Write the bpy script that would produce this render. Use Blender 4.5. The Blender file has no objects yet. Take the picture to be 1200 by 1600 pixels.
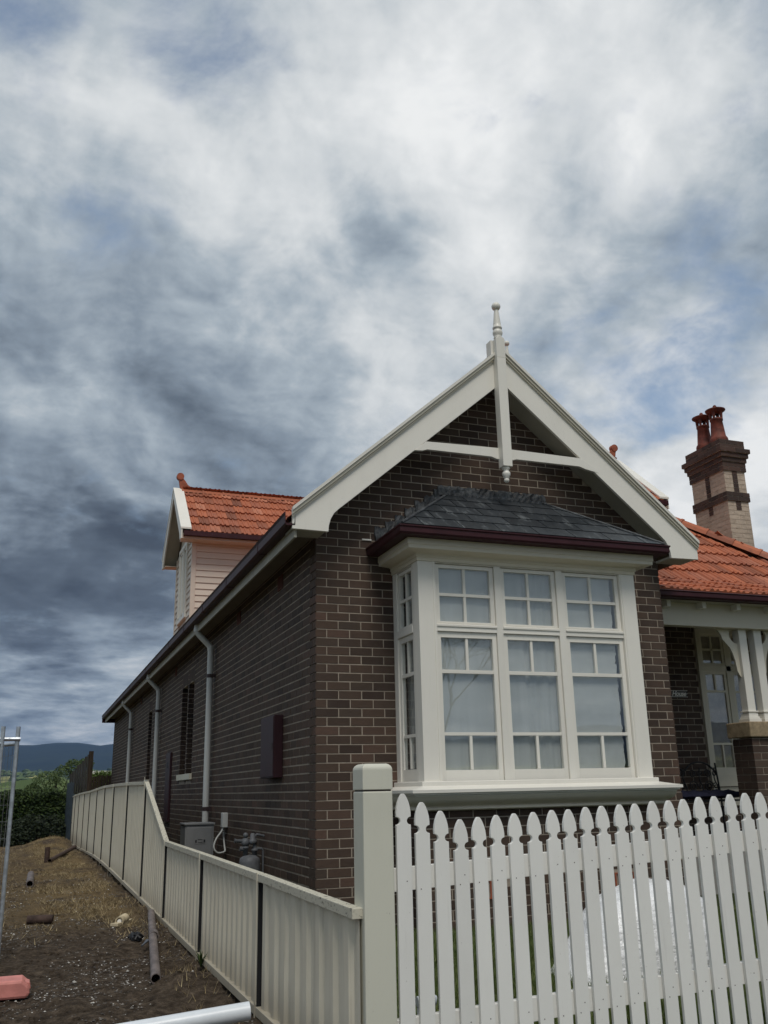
import bpy, math, random
from mathutils import Vector, Matrix, noise as mnoise
random.seed(7)
S = bpy.context.scene
COL = S.collection

# ------------------------------------------------------------------ camera
YAW, PITCH, ROLL = .358, .2919, -.0214
CAM = Vector((-2.538, -8.792, 1.6))
_f = Vector((math.sin(YAW)*math.cos(PITCH), math.cos(YAW)*math.cos(PITCH), math.sin(PITCH)))
_r = Vector((math.cos(YAW), -math.sin(YAW), 0)); _u = _r.cross(_f)
R2 = _r*math.cos(ROLL)+_u*math.sin(ROLL); U2 = -_r*math.sin(ROLL)+_u*math.cos(ROLL)
cd = bpy.data.cameras.new('camera'); cam = bpy.data.objects.new('camera', cd); COL.objects.link(cam)
cd.sensor_fit = 'VERTICAL'; cd.sensor_height = 24.0; cd.sensor_width = 18.0
cd.lens = 1444.9/1600*24.0
cd.clip_start = .05; cd.clip_end = 30000
cam.matrix_world = Matrix(((R2.x, U2.x, -_f.x, CAM.x), (R2.y, U2.y, -_f.y, CAM.y), (R2.z, U2.z, -_f.z, CAM.z), (0, 0, 0, 1)))
S.camera = cam
S.render.resolution_x = 768; S.render.resolution_y = 1024

# ------------------------------------------------------------------ sun, view
SUN_EL, SUN_AZ = 60.0, 192.0      # azimuth clockwise from +Y
sd = bpy.data.lights.new('sun', 'SUN'); so = bpy.data.objects.new('sun', sd); COL.objects.link(so)
sd.energy = 1.45; sd.angle = math.radians(22); sd.color = (1.0, .95, .87)
_sdir = Vector((math.sin(math.radians(SUN_AZ))*math.cos(math.radians(SUN_EL)), math.cos(math.radians(SUN_AZ))*math.cos(math.radians(SUN_EL)), math.sin(math.radians(SUN_EL))))
so.rotation_euler = _sdir.to_track_quat('Z', 'Y').to_euler()
S.view_settings.view_transform = 'Standard'; S.view_settings.look = 'None'
S.view_settings.gamma = 1; S.view_settings.use_curve_mapping = False
S.view_settings.exposure = 0.42

# ------------------------------------------------------------------ sky with broken cloud
def build_world():
    w = bpy.data.worlds.new('World'); S.world = w; w.use_nodes = True
    nt = w.node_tree; nt.nodes.clear(); N = nt.nodes.new; L = nt.links.new
    def math_(op, a, b=None, c=None, clamp=False):
        n = N('ShaderNodeMath'); n.operation = op; n.use_clamp = clamp
        for i, v in enumerate((a, b, c)):
            if v is None: continue
            if isinstance(v, (int, float)): n.inputs[i].default_value = v
            else: L(v, n.inputs[i])
        return n.outputs[0]
    tc = N('ShaderNodeTexCoord'); D = tc.outputs['Generated']
    sep = N('ShaderNodeSeparateXYZ'); L(D, sep.inputs[0])
    zz = math_('ADD', math_('MAXIMUM', sep.outputs[2], 0.0), .16)
    cmb = N('ShaderNodeCombineXYZ'); L(math_('DIVIDE', sep.outputs[0], zz), cmb.inputs[0]); L(math_('DIVIDE', sep.outputs[1], zz), cmb.inputs[1])
    P = cmb.outputs[0]
    def noise(vec, scale, detail, rough=.55, dist=0.0, off=(0, 0, 0), fac=True):
        mp = N('ShaderNodeMapping'); mp.inputs['Location'].default_value = off; L(vec, mp.inputs[0])
        n = N('ShaderNodeTexNoise'); n.inputs['Scale'].default_value = scale; n.inputs['Detail'].default_value = detail
        n.inputs['Roughness'].default_value = rough; n.inputs['Distortion'].default_value = dist; L(mp.outputs[0], n.inputs['Vector'])
        return n.outputs[0] if fac else n.outputs[1]
    # gently warped direction so that the masses of cloud have ragged outlines
    wv = N('ShaderNodeVectorMath'); wv.operation = 'SUBTRACT'; L(noise(P, 1.7, 5, .6, fac=False), wv.inputs[0]); wv.inputs[1].default_value = (.5, .5, .5)
    ws = N('ShaderNodeVectorMath'); ws.operation = 'SCALE'; L(wv.outputs[0], ws.inputs[0]); ws.inputs['Scale'].default_value = .30
    wa = N('ShaderNodeVectorMath'); wa.operation = 'ADD'; L(D, wa.inputs[0]); L(ws.outputs[0], wa.inputs[1])
    wn = N('ShaderNodeVectorMath'); wn.operation = 'NORMALIZE'; L(wa.outputs[0], wn.inputs[0])
    def blobs(lst):
        acc = None
        for d, rad, amp in lst:
            dt = N('ShaderNodeVectorMath'); dt.operation = 'DOT_PRODUCT'; L(wn.outputs[0], dt.inputs[0]); dt.inputs[1].default_value = Vector(d).normalized()
            mr = N('ShaderNodeMapRange'); mr.interpolation_type = 'SMOOTHSTEP'
            mr.inputs['From Min'].default_value = math.cos(math.radians(rad)); mr.inputs['From Max'].default_value = 1.0
            mr.inputs['To Min'].default_value = 0; mr.inputs['To Max'].default_value = amp
            L(dt.outputs['Value'], mr.inputs['Value'])
            acc = mr.outputs[0] if acc is None else math_('ADD', acc, mr.outputs[0])
        return acc
    bright = blobs([((.378, .632, .677), 15, .22), ((.557, .538, .633), 12, .12), ((.593, .734, .331), 10, .34), ((.47, .66, .59), 14, .14),
                    ((.17, .84, .55), 8, .16), ((.27, .74, .62), 7, .10), ((.39, .83, .44), 9, .20), ((.27, .88, .40), 7, .12),
                    ((.02, .79, .60), 9, .12), ((.083, .984, .15), 6, .12), ((.0, .92, .30), 6, .04),
                    ((.014, .973, .20), 8, -.30), ((.12, .955, .21), 7, -.22), ((.158, .897, .414), 9, -.06), ((-.15, .95, .20), 11, -.16), ((.24, .88, .36), 8, -.04), ((.06, .955, .30), 7, -.06),
                    ((.10, .925, .37), 12, .02), ((.27, .84, .47), 7, -.09), ((.02, .86, .50), 9, -.09), ((.17, .90, .40), 8, -.05), ((.002, .929, .371), 8, -.02), ((.03, .83, .56), 6, -.08), ((.30, .76, .56), 6, -.10), ((.14, .87, .47), 6, -.05), ((.2, .78, .6), 4, -.05), ((.66, .70, .25), 10, .10)])
    def divz(k):
        zq = math_('ADD', math_('MAXIMUM', sep.outputs[2], 0.0), k); c_ = N('ShaderNodeCombineXYZ')
        L(math_('DIVIDE', sep.outputs[0], zq), c_.inputs[0]); L(math_('DIVIDE', sep.outputs[1], zq), c_.inputs[1]); return c_.outputs[0]
    Q = divz(.42)                                  # gentler flattening: billows keep their shape overhead
    def both(scale, detail, rough, dist, off, dl):
        return noise(Q, scale, detail, rough, dist, off), noise(Q, scale, detail, rough, dist, (off[0]+dl*.75, off[1]-dl*.66, off[2]))
    n1, n1b = both(1.5, 8, .50, .35, (3.1, 1.7, 0), .12)
    n2, n2b = both(3.9, 9, .52, .45, (.4, 4.2, 2), .05)
    n3, n3b = both(12, 7, .58, .3, (5, .3, 0), .016)
    nl = noise(P, 3.0, 8, .6, .15, (0, 4.2, 2))
    low = N('ShaderNodeMapRange'); low.inputs['From Min'].default_value = .10; low.inputs['From Max'].default_value = .27; L(sep.outputs[2], low.inputs['Value']); lowf = low.outputs[0]
    sub = lambda p, q, k: math_('MULTIPLY', math_('SUBTRACT', p, q), k)
    v = math_('ADD', sub(n1, .5, .40), sub(n2, .5, .24)); v = math_('ADD', v, sub(n3, .5, .10))
    relief = math_('ADD', math_('ADD', sub(n1, n1b, 1.0), sub(n2, n2b, .60)), sub(n3, n3b, .36))
    v = math_('ADD', v, relief); v = math_('MULTIPLY', v, lowf)
    v = math_('ADD', v, math_('MULTIPLY', sub(nl, .5, 1.25), math_('SUBTRACT', 1.0, lowf)))
    v = math_('ADD', math_('ADD', v, .545), bright)
    cr = N('ShaderNodeValToRGB'); e = cr.color_ramp; L(v, cr.inputs[0])
    for pos, c in ((0.0, (.048, .060, .078)), (.22, (.088, .110, .138)), (.42, (.185, .225, .268)), (.58, (.300, .345, .385)), (.76, (.485, .51, .525)), (1.0, (.66, .67, .67))):
        if pos in (0.0, 1.0): el = e.elements[0 if pos == 0.0 else -1]
        else: el = e.elements.new(pos)
        el.position = pos; el.color = (*c, 1)
    cl = N('ShaderNodeVectorMath'); cl.operation = 'SCALE'; L(cr.outputs[0], cl.inputs[0]); cl.inputs['Scale'].default_value = 10.0
    # blue gaps, frayed by the same kind of noise
    gaps = blobs([((.50, .765, .415), 6, .44), ((.632, .674, .40), 7, .18), ((.56, .71, .45), 6, .14), ((-.049, .736, .675), 5, .56), ((.10, .713, .692), 6, .50), ((.01, .80, .59), 6, .30), ((.60, .64, .47), 6, .16), ((.03, .84, .54), 5, .20)])
    g = math_('ADD', gaps, math_('ADD', sub(noise(Q, 4.6, 9, .62, .4, (7, 2, 1)), .5, 1.7), sub(n3, .5, .8)))
    g = math_('SUBTRACT', g, math_('MULTIPLY', sub(n1, .5, 1.0), .6))
    gm = N('ShaderNodeMapRange'); gm.interpolation_type = 'SMOOTHSTEP'; gm.inputs['From Min'].default_value = .22; gm.inputs['From Max'].default_value = .84
    gm.inputs['To Max'].default_value = .86; L(g, gm.inputs['Value'])
    sky = N('ShaderNodeTexSky'); sky.sky_type = 'NISHITA'; sky.sun_disc = False
    sky.sun_elevation = math.radians(SUN_EL); sky.sun_rotation = math.radians(SUN_AZ); sky.air_density = 1.0; sky.dust_density = .6
    sk = N('ShaderNodeVectorMath'); sk.operation = 'MULTIPLY'; L(sky.outputs[0], sk.inputs[0]); sk.inputs[1].default_value = (1.15, 1.1, 1.0)
    mx = N('ShaderNodeMix'); mx.data_type = 'RGBA'; L(gm.outputs[0], mx.inputs['Factor']); L(cl.outputs[0], mx.inputs[6]); L(sk.outputs[0], mx.inputs[7])
    bg = N('ShaderNodeBackground'); bg.inputs['Strength'].default_value = .1; L(mx.outputs[2], bg.inputs['Color'])
    out = N('ShaderNodeOutputWorld'); L(bg.outputs[0], out.inputs['Surface'])
build_world()

# ------------------------------------------------------------------ materials
class NT:
    def __init__(s, name):
        s.m = bpy.data.materials.new(name); s.m.use_nodes = True; s.t = s.m.node_tree; s.b = s.t.nodes['Principled BSDF']
    def n(s, typ, **k):
        n = s.t.nodes.new(typ)
        for a, v in k.items(): setattr(n, a, v)
        return n
    def l(s, a, b): s.t.links.new(a, b)
    def math(s, op, a, b=0.0, clamp=False):
        n = s.n('ShaderNodeMath', operation=op, use_clamp=clamp)
        for i, v in enumerate((a, b)):
            if isinstance(v, (int, float)): n.inputs[i].default_value = v
            else: s.l(v, n.inputs[i])
        return n.outputs[0]
    def coord(s, scale=(1, 1, 1), obj=False):
        if obj: src = s.n('ShaderNodeTexCoord').outputs['Object']
        else: src = s.n('ShaderNodeNewGeometry').outputs['Position']
        mp = s.n('ShaderNodeMapping'); mp.inputs['Scale'].default_value = scale; s.l(src, mp.inputs[0]); return mp.outputs[0]
    def noise(s, scale=5, detail=4, rough=.55, vec=None, sc=(1, 1, 1)):
        n = s.n('ShaderNodeTexNoise'); n.inputs['Scale'].default_value = scale; n.inputs['Detail'].default_value = detail; n.inputs['Roughness'].default_value = rough
        s.l(vec if vec is not None else s.coord(sc), n.inputs['Vector']); return n.outputs[0]
    def ramp(s, fac, stops):
        r = s.n('ShaderNodeValToRGB'); s.l(fac, r.inputs[0]); e = r.color_ramp
        e.elements[0].position, e.elements[0].color = stops[0][0], (*stops[0][1], 1)
        e.elements[1].position, e.elements[1].color = stops[-1][0], (*stops[-1][1], 1)
        for p, c in stops[1:-1]:
            x = e.elements.new(p); x.color = (*c, 1)
        return r.outputs[0]
    def mapr(s, v, a, b, c=0.0, d=1.0):
        m = s.n('ShaderNodeMapRange'); m.interpolation_type = 'SMOOTHSTEP'
        for k, x in zip(('From Min', 'From Max', 'To Min', 'To Max'), (a, b, c, d)): m.inputs[k].default_value = x
        s.l(v, m.inputs['Value']); return m.outputs[0]
    def mix(s, f, a, b, mode='MIX'):
        m = s.n('ShaderNodeMix', data_type='RGBA', blend_type=mode)
        for sock, v in ((m.inputs['Factor'], f), (m.inputs[6], a), (m.inputs[7], b)):
            if isinstance(v, (int, float)): sock.default_value = v
            elif isinstance(v, tuple): sock.default_value = (*v, 1)
            else: s.l(v, sock)
        return m.outputs[2]
    def bump(s, h, strength=.3, dist=.01):
        b = s.n('ShaderNodeBump'); b.inputs['Strength'].default_value = strength; b.inputs['Distance'].default_value = dist
        s.l(h, b.inputs['Height']); s.l(b.outputs[0], s.b.inputs['Normal'])
    def rnd(s):
        o = s.n('ShaderNodeObjectInfo').outputs['Random']; i = s.n('ShaderNodeNewGeometry').outputs['Random Per Island']
        return s.math('FRACT', s.math('ADD', s.math('MULTIPLY', o, 7.31), i))
    def done(s, col, rough=.6, spec=.5, metal=0.0):
        if isinstance(col, tuple): s.b.inputs['Base Color'].default_value = (*col, 1)
        else: s.l(col, s.b.inputs['Base Color'])
        if isinstance(rough, (int, float)): s.b.inputs['Roughness'].default_value = rough
        else: s.l(rough, s.b.inputs['Roughness'])
        s.b.inputs['Specular IOR Level'].default_value = spec; s.b.inputs['Metallic'].default_value = metal
        return s.m

def simple(name, col, rough=.5, var=.12, scale=6, spec=.4, metal=0, bump=.05, bd=.004, sc=(1, 1, 1)):
    t = NT(name); n = t.noise(scale, 5, .6, sc=sc); n2 = t.noise(scale*9, 3, .6, sc=sc)
    lo = tuple(c*(1-var) for c in col); hi = tuple(min(1, c*(1+var)) for c in col)
    c = t.mix(t.mapr(n, .3, .7), lo, hi)
    if bump: t.bump(n2, bump*4, bd)
    return t.done(c, rough, spec, metal)

def brick_mat(name, stops, rough=.7, spec=.14):
    t = NT(name); r = t.rnd(); base = t.ramp(r, stops)
    big = t.noise(.9, 6, .65); base = t.mix(t.mapr(big, .48, .72, 0, .30), base, (.135, .105, .085)); big2 = t.noise(1.7, 5, .6, sc=(1, 1, .45)); base = t.mix(t.mapr(big2, .54, .74, 0, .38), base, (.045, .035, .030))
    n = t.noise(9, 6, .65, sc=(1, 1, 3)); base = t.mix(t.mapr(n, .3, .75, 0, .5), base, (.035, .028, .025), 'MULTIPLY') if False else t.mix(t.mapr(n, .35, .8, 0, .38), base, (.05, .038, .032))
    st = t.noise(26, 3, .6, sc=(.35, .35, 5)); base = t.mix(t.mapr(st, .55, .75, 0, .18), base, (.17, .13, .11))
    t.bump(t.noise(60, 3, .7, sc=(.4, .4, 3)), .35, .003)
    return t.done(base, rough, spec)
M = {}
M['brick'] = brick_mat('brown_brick', [(0, (.052, .036, .029)), (.3, (.080, .055, .042)), (.6, (.096, .063, .047)), (.85, (.074, .055, .043)), (1, (.122, .074, .056))])
M['brick_side'] = M['brick']
M['revealbrick'] = brick_mat('shaded_reveal_brick', [(0, (.020, .014, .012)), (.5, (.032, .020, .016)), (1, (.045, .028, .022))])  # wall brick coloured darker to stand for shade in the window recess
M['mortar'] = simple('mortar', (.34, .29, .235), .9, .15, 8, .1, bump=.15)
M['darkbrick'] = brick_mat('dark_chimney_brick', [(0, (.05, .036, .032)), (.5, (.08, .052, .044)), (1, (.11, .065, .052))])
M['tanbrick'] = simple('tan_mortar', (.54, .44, .35), .9, .14, 5, .1, bump=.3)
M['tanbrickvar'] = brick_mat('tan_brick', [(0, (.52, .42, .33)), (.5, (.56, .455, .36)), (1, (.60, .49, .39))], .85, .1)
def white_mat(name, col, rough=.38, dirt=.25, streak=True):
    t = NT(name); rr_ = t.rnd(); n = t.noise(3.5, 6, .65, sc=(1, 1, .5)); c = t.mix(t.mapr(n, .45, .85, 0, dirt), t.ramp(rr_, [(0, tuple(x*.93 for x in col)), (1, tuple(min(.86, x*1.04) for x in col))]), tuple(x*.72 for x in col))
    if streak:
        s2 = t.noise(14, 5, .7, sc=(1.6, 1.6, .12)); c = t.mix(t.mapr(s2, .60, .82, 0, dirt*.8), c, (.30, .27, .22))
    sp = t.noise(55, 2, .5); c = t.mix(t.mapr(sp, .73, .80, 0, dirt*1.2), c, (.22, .19, .15))
    t.bump(t.noise(70, 3, .6, sc=(1, 1, .25)), .12, .002)
    return t.done(c, rough, .4)
M['white'] = white_mat('white_gloss_timber', (.82, .79, .715))
M['cream'] = white_mat('cream_timber', (.68, .63, .51))
M['picket'] = white_mat('white_picket_paint', (.80, .79, .75), .42, .3)
M['post'] = white_mat('post_paint', (.66, .65, .55), .45, .35)
M['soffit'] = simple('soffit_paint', (.42, .40, .33), .6, .08, 3)
M['soffitdark'] = simple('shade_brown_lining', (.22, .19, .15), .6, .1, 3)  # beige eave lining darkened in colour for shade; also verandah and roof linings
M['board'] = white_mat('beige_weatherboard', (.68, .59, .50), .5, .15)
M['gutter'] = simple('burgundy_gutter_metal', (.046, .013, .017), .5, .15, 5, .25, bump=.03)
M['boxmetal'] = simple('burgundy_box_metal', (.040, .016, .020), .5, .1, 5, .25, bump=.02)
M['pipe'] = white_mat('pale_grey_downpipe', (.58, .59, .57), .4, .15)
M['band'] = simple('brown_band', (.05, .03, .03), .5)
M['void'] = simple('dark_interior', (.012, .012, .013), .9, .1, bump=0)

def terracotta():
    t = NT('terracotta'); r = t.rnd(); c = t.ramp(r, [(0, (.22, .078, .045)), (.25, (.40, .122, .058)), (.6, (.45, .140, .066)), (.85, (.31, .105, .062)), (1, (.52, .20, .115))])
    n = t.noise(7, 6, .7); c = t.mix(t.mapr(n, .48, .78, 0, .6), c, (.14, .06, .042)); n2 = t.noise(40, 4, .6); c = t.mix(t.mapr(n2, .66, .8, 0, .35), c, (.42, .30, .24))
    t.bump(t.noise(90, 3, .6), .3, .002); return t.done(c, .62, .3)
M['terra'] = terracotta()
M['terraflat'] = simple('terracotta_plain', (.33, .095, .05), .65, .25, 8, .3, bump=.1)
M['ventred'] = simple('vent_clay', (.13, .045, .03), .7, .25, 8, .3, bump=.1)
M['potred'] = simple('chimney_pot_clay', (.155, .042, .027), .65, .4, 9, .3, bump=.1)
def slate():
    t = NT('slate'); r = t.rnd(); c = t.ramp(r, [(0, (.019, .023, .027)), (.5, (.027, .032, .037)), (1, (.040, .046, .052))])
    s = t.noise(5, 6, .7, sc=(2.2, .5, .5)); c = t.mix(t.mapr(s, .54, .70, 0, .65), c, (.17, .185, .19))
    t.bump(t.noise(45, 4, .7), .35, .003); return t.done(c, t.mapr(s, .3, .7, .32, .5), .55)
M['slate'] = slate()
def lead():
    t = NT('lead_flashing'); n = t.noise(11, 6, .75); c = t.ramp(n, [(.35, (.012, .012, .014)), (.52, (.05, .055, .06)), (.72, (.13, .14, .15))])
    t.bump(t.noise(26, 5, .7), .8, .012); return t.done(c, .55, .4)
M['lead'] = lead()
def glassm():
    t = NT('window_glass'); nt = t.t
    tr = t.n('ShaderNodeBsdfTransparent'); tr.inputs[0].default_value = (.985, .992, .990, 1); gl = t.n('ShaderNodeBsdfGlossy'); gl.inputs['Roughness'].default_value = .015; gl.inputs[0].default_value = (.95, .98, 1, 1)
    lw = t.n('ShaderNodeLayerWeight'); lw.inputs[0].default_value = .5
    b = t.n('ShaderNodeBump'); b.inputs['Strength'].default_value = .05; b.inputs['Distance'].default_value = .01; t.l(t.noise(2.5, 2, .5), b.inputs['Height']); t.l(b.outputs[0], gl.inputs['Normal'])
    f = t.math('ADD', t.math('MULTIPLY', t.math('POWER', lw.outputs['Facing'], 5.0), 1.1), .085, True)
    mx = t.n('ShaderNodeMixShader'); t.l(f, mx.inputs[0]); t.l(tr.outputs[0], mx.inputs[1]); t.l(gl.outputs[0], mx.inputs[2])
    t.l(mx.outputs[0], nt.nodes['Material Output'].inputs['Surface']); return t.m
M['glass'] = glassm()
M['curtain'] = simple('sheer_curtain', (.47, .49, .48), .9, .08, 2, .1, bump=.02, sc=(4, 1, .3))
M['blind'] = simple('white_blind', (.49, .51, .50), .6, .05)
def colorbond():
    t = NT('cream_steel_sheet'); n = t.noise(2.2, 6, .7, sc=(1, 1, .35)); c = t.mix(t.mapr(n, .4, .8, 0, .5), (.70, .65, .525), (.54, .485, .38))
    s = t.noise(18, 5, .7, sc=(1, 1, .06)); c = t.mix(t.mapr(s, .50, .75, 0, .42), c, (.30, .26, .20)); d2 = t.noise(5, 3, .5); t.bump(d2, .5, .006)
    p = t.noise(38, 2, .5, sc=(1, 1, .6)); c = t.mix(t.mapr(p, .74, .79, 0, .8), c, (.08, .06, .05))
    gz = t.n('ShaderNodeSeparateXYZ'); t.l(t.n('ShaderNodeNewGeometry').outputs['Position'], gz.inputs[0])
    low = t.mapr(t.math('ADD', gz.outputs[2], t.math('MULTIPLY', n, .35)), .46, .85, .62, 0); c = t.mix(low, c, (.20, .16, .11))
    return t.done(c, .45, .4)
M['cbond'] = colorbond()
def cbtop():
    t = NT('stained_top_rail'); p = t.noise(30, 5, .8, sc=(1.6, 1, 2)); c = t.mix(t.mapr(p, .565, .62, 0, .9), (.56, .53, .43), (.07, .06, .045))
    return t.done(c, .5, .4)
M['cbtop'] = cbtop()
M['galv'] = simple('galvanised_steel', (.52, .55, .58), .38, .2, 20, .5, .75, bump=.05)
M['wire'] = simple('fence_wire', (.30, .30, .30), .5, .2, 20, .5, .6)
M['blockpink'] = simple('faded_orange_plastic', (.62, .235, .20), .5, .15, 7, .4, bump=.08)
M['brownpipe'] = simple('weathered_brown_pipe', (.150, .125, .118), .6, .35, 14, .3, bump=.15, sc=(1, .3, 1))
M['rustpipe'] = simple('rusty_clay_pipe', (.065, .042, .034), .75, .4, 16, .2, bump=.2)
M['pvc'] = simple('white_pvc', (.72, .76, .80), .32, .06, 6, .5, bump=.02)
M['creamclay'] = simple('cream_broken_pipe', (.52, .44, .30), .7, .25, 12, .2, bump=.15)
M['black'] = simple('black_plastic', (.012, .012, .014), .5, .2, 10)
M['rubber'] = simple('grey_rubber_strip', (.09, .10, .12), .6, .2, 12)
M['cab'] = simple('grey_cabinet_paint', (.19, .195, .20), .5, .1, 5)
M['gasgrey'] = simple('gas_meter_paint', (.13, .135, .145), .55, .25, 14, .4, bump=.1)
M['iron'] = simple('black_wrought_iron', (.012, .012, .013), .45, .2, 20)
M['cushion'] = simple('navy_cushion', (.018, .019, .036), .85, .25, 20, .1, bump=.15)
M['stone'] = simple('tan_sandstone', (.34, .26, .165), .85, .25, 14, .15, bump=.4)
M['signface'] = simple('dark_sign_face', (.03, .024, .022), .4, .1)
M['letter'] = simple('pale_lettering', (.90, .87, .80), .5, .05)
M['wood'] = simple('weathered_grey_paling', (.060, .054, .048), .85, .4, 9, .1, bump=.3, sc=(3, 3, .3))
M['woodbrown'] = simple('brown_paling', (.050, .038, .028), .85, .35, 9, .1, bump=.3, sc=(3, 3, .3))
M['bluegrey'] = simple('blue_grey_paling', (.045, .062, .075), .75, .3, 7, .2)
def leafm(name, a, b, c2):
    t = NT(name); r = t.rnd(); c = t.ramp(r, [(0, a), (.55, b), (1, c2)]); t.b.inputs['Subsurface Weight'].default_value = 0
    return t.done(c, .6, .25)
M['hedge'] = leafm('hedge_leaf', (.016, .030, .009), (.036, .062, .016), (.070, .105, .025))
M['bush'] = leafm('bright_bush_leaf', (.05, .085, .014), (.10, .155, .025), (.17, .225, .045))
M['treeleaf'] = leafm('tree_leaf', (.035, .06, .018), (.065, .10, .03), (.11, .15, .05))
M['darkveg'] = leafm('dark_shrub_leaf', (.008, .013, .007), (.018, .028, .013), (.035, .048, .02))
M['grass'] = leafm('lawn_grass', (.05, .075, .02), (.10, .14, .035), (.17, .19, .07))
M['straw'] = leafm('dry_grass', (.13, .10, .058), (.28, .21, .11), (.42, .34, .19))
M['bark'] = simple('bark', (.07, .055, .042), .9, .3, 20, .1, bump=.5)
M['wrap'] = None
def wrapm():
    t = NT('shiny_white_plastic'); t.bump(t.noise(5, 6, .6, sc=(1, 1, 1.6)), .9, .05); return t.done(t.mix(t.mapr(t.noise(3, 5, .6), .3, .7), (.80, .81, .82), (.90, .90, .90)), .22, .6)
M['wrap'] = wrapm()
def stonem():
    t = NT('gravel_stone'); c = t.ramp(t.rnd(), [(0, (.045, .04, .036)), (.55, (.12, .11, .10)), (.82, (.22, .20, .18)), (1, (.62, .60, .56))]); return t.done(c, .85, .2)
M['gravel'] = stonem()
def soil():
    t = NT('rough_soil'); n = t.noise(1.1, 7, .65); n2 = t.noise(13, 6, .7); n3 = t.noise(60, 4, .7)
    c = t.ramp(n2, [(.28, (.022, .016, .011)), (.48, (.076, .057, .041)), (.62, (.135, .103, .075)), (.80, (.24, .195, .15))])
    g = t.ramp(n3, [(.3, (.09, .064, .034)), (.7, (.30, .215, .11))])
    sp = t.n('ShaderNodeSeparateXYZ'); t.l(t.n('ShaderNodeNewGeometry').outputs['Position'], sp.inputs[0])
    # band of dead grass beyond y = 1.5, wider towards the back
    y = t.mapr(sp.outputs[1], .8, 3.2); x = t.math('MULTIPLY', t.mapr(sp.outputs[0], -1.18, -1.5), t.mapr(sp.outputs[0], -2.7, -2.0, .45, 1))
    m = t.math('MULTIPLY', t.mapr(t.math('ADD', n, t.math('MULTIPLY', n2, .35)), .52, .74), t.math('MULTIPLY', y, t.math('ADD', t.math('MULTIPLY', x, .85), .15)))
    c = t.mix(m, c, g); t.bump(t.math('ADD', t.math('MULTIPLY', n2, .7), t.math('MULTIPLY', n3, .5)), 1.0, .06)
    return t.done(c, .95, .1)
M['soil'] = soil()
M['sunfield'] = simple('sunlit_field_tone', (.40, .38, .14), .95, .15, .02, .05, bump=0)  # yellow-green field with its sunlit brightness put into the colour
M['lawnbase'] = simple('lawn_soil', (.035, .045, .016), .95, .4, 9, .1, bump=.5)
M['concrete'] = simple('concrete_path', (.28, .27, .25), .9, .2, 4, .15, bump=.2)
def farmland():
    t = NT('farmland'); g = t.n('ShaderNodeNewGeometry').outputs['Position']; sp = t.n('ShaderNodeSeparateXYZ'); t.l(g, sp.inputs[0])
    ln = t.n('ShaderNodeVectorMath'); ln.operation = 'LENGTH'; t.l(g, ln.inputs[0]); R = ln.outputs['Value']
    vo = t.n('ShaderNodeTexVoronoi'); vo.inputs['Scale'].default_value = .0032; t.l(t.coord((1, .45, 0)), vo.inputs['Vector'])
    s2 = t.n('ShaderNodeSeparateColor'); t.l(vo.outputs['Color'], s2.inputs[0])
    field = t.ramp(s2.outputs[0], [(0, (.045, .07, .028)), (.45, (.075, .10, .04)), (.7, (.12, .14, .05)), (.9, (.30, .29, .10)), (1, (.36, .33, .14))])
    n = t.noise(.02, 6, .65); field = t.mix(t.mapr(n, .5, .6, 0, .85), field, (.022, .036, .017))
    forest = t.ramp(t.noise(.006, 8, .7), [(.3, (.008, .014, .013)), (.7, (.024, .036, .024))])
    c = t.mix(t.mapr(R, 2900, 3500), field, forest); near = t.mix(.5, (.06, .06, .03), (.09, .075, .045)); c = t.mix(t.mapr(R, 40, 90), near, c)
    return t.done(c, .95, .05)
M['farm'] = farmland()

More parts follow.
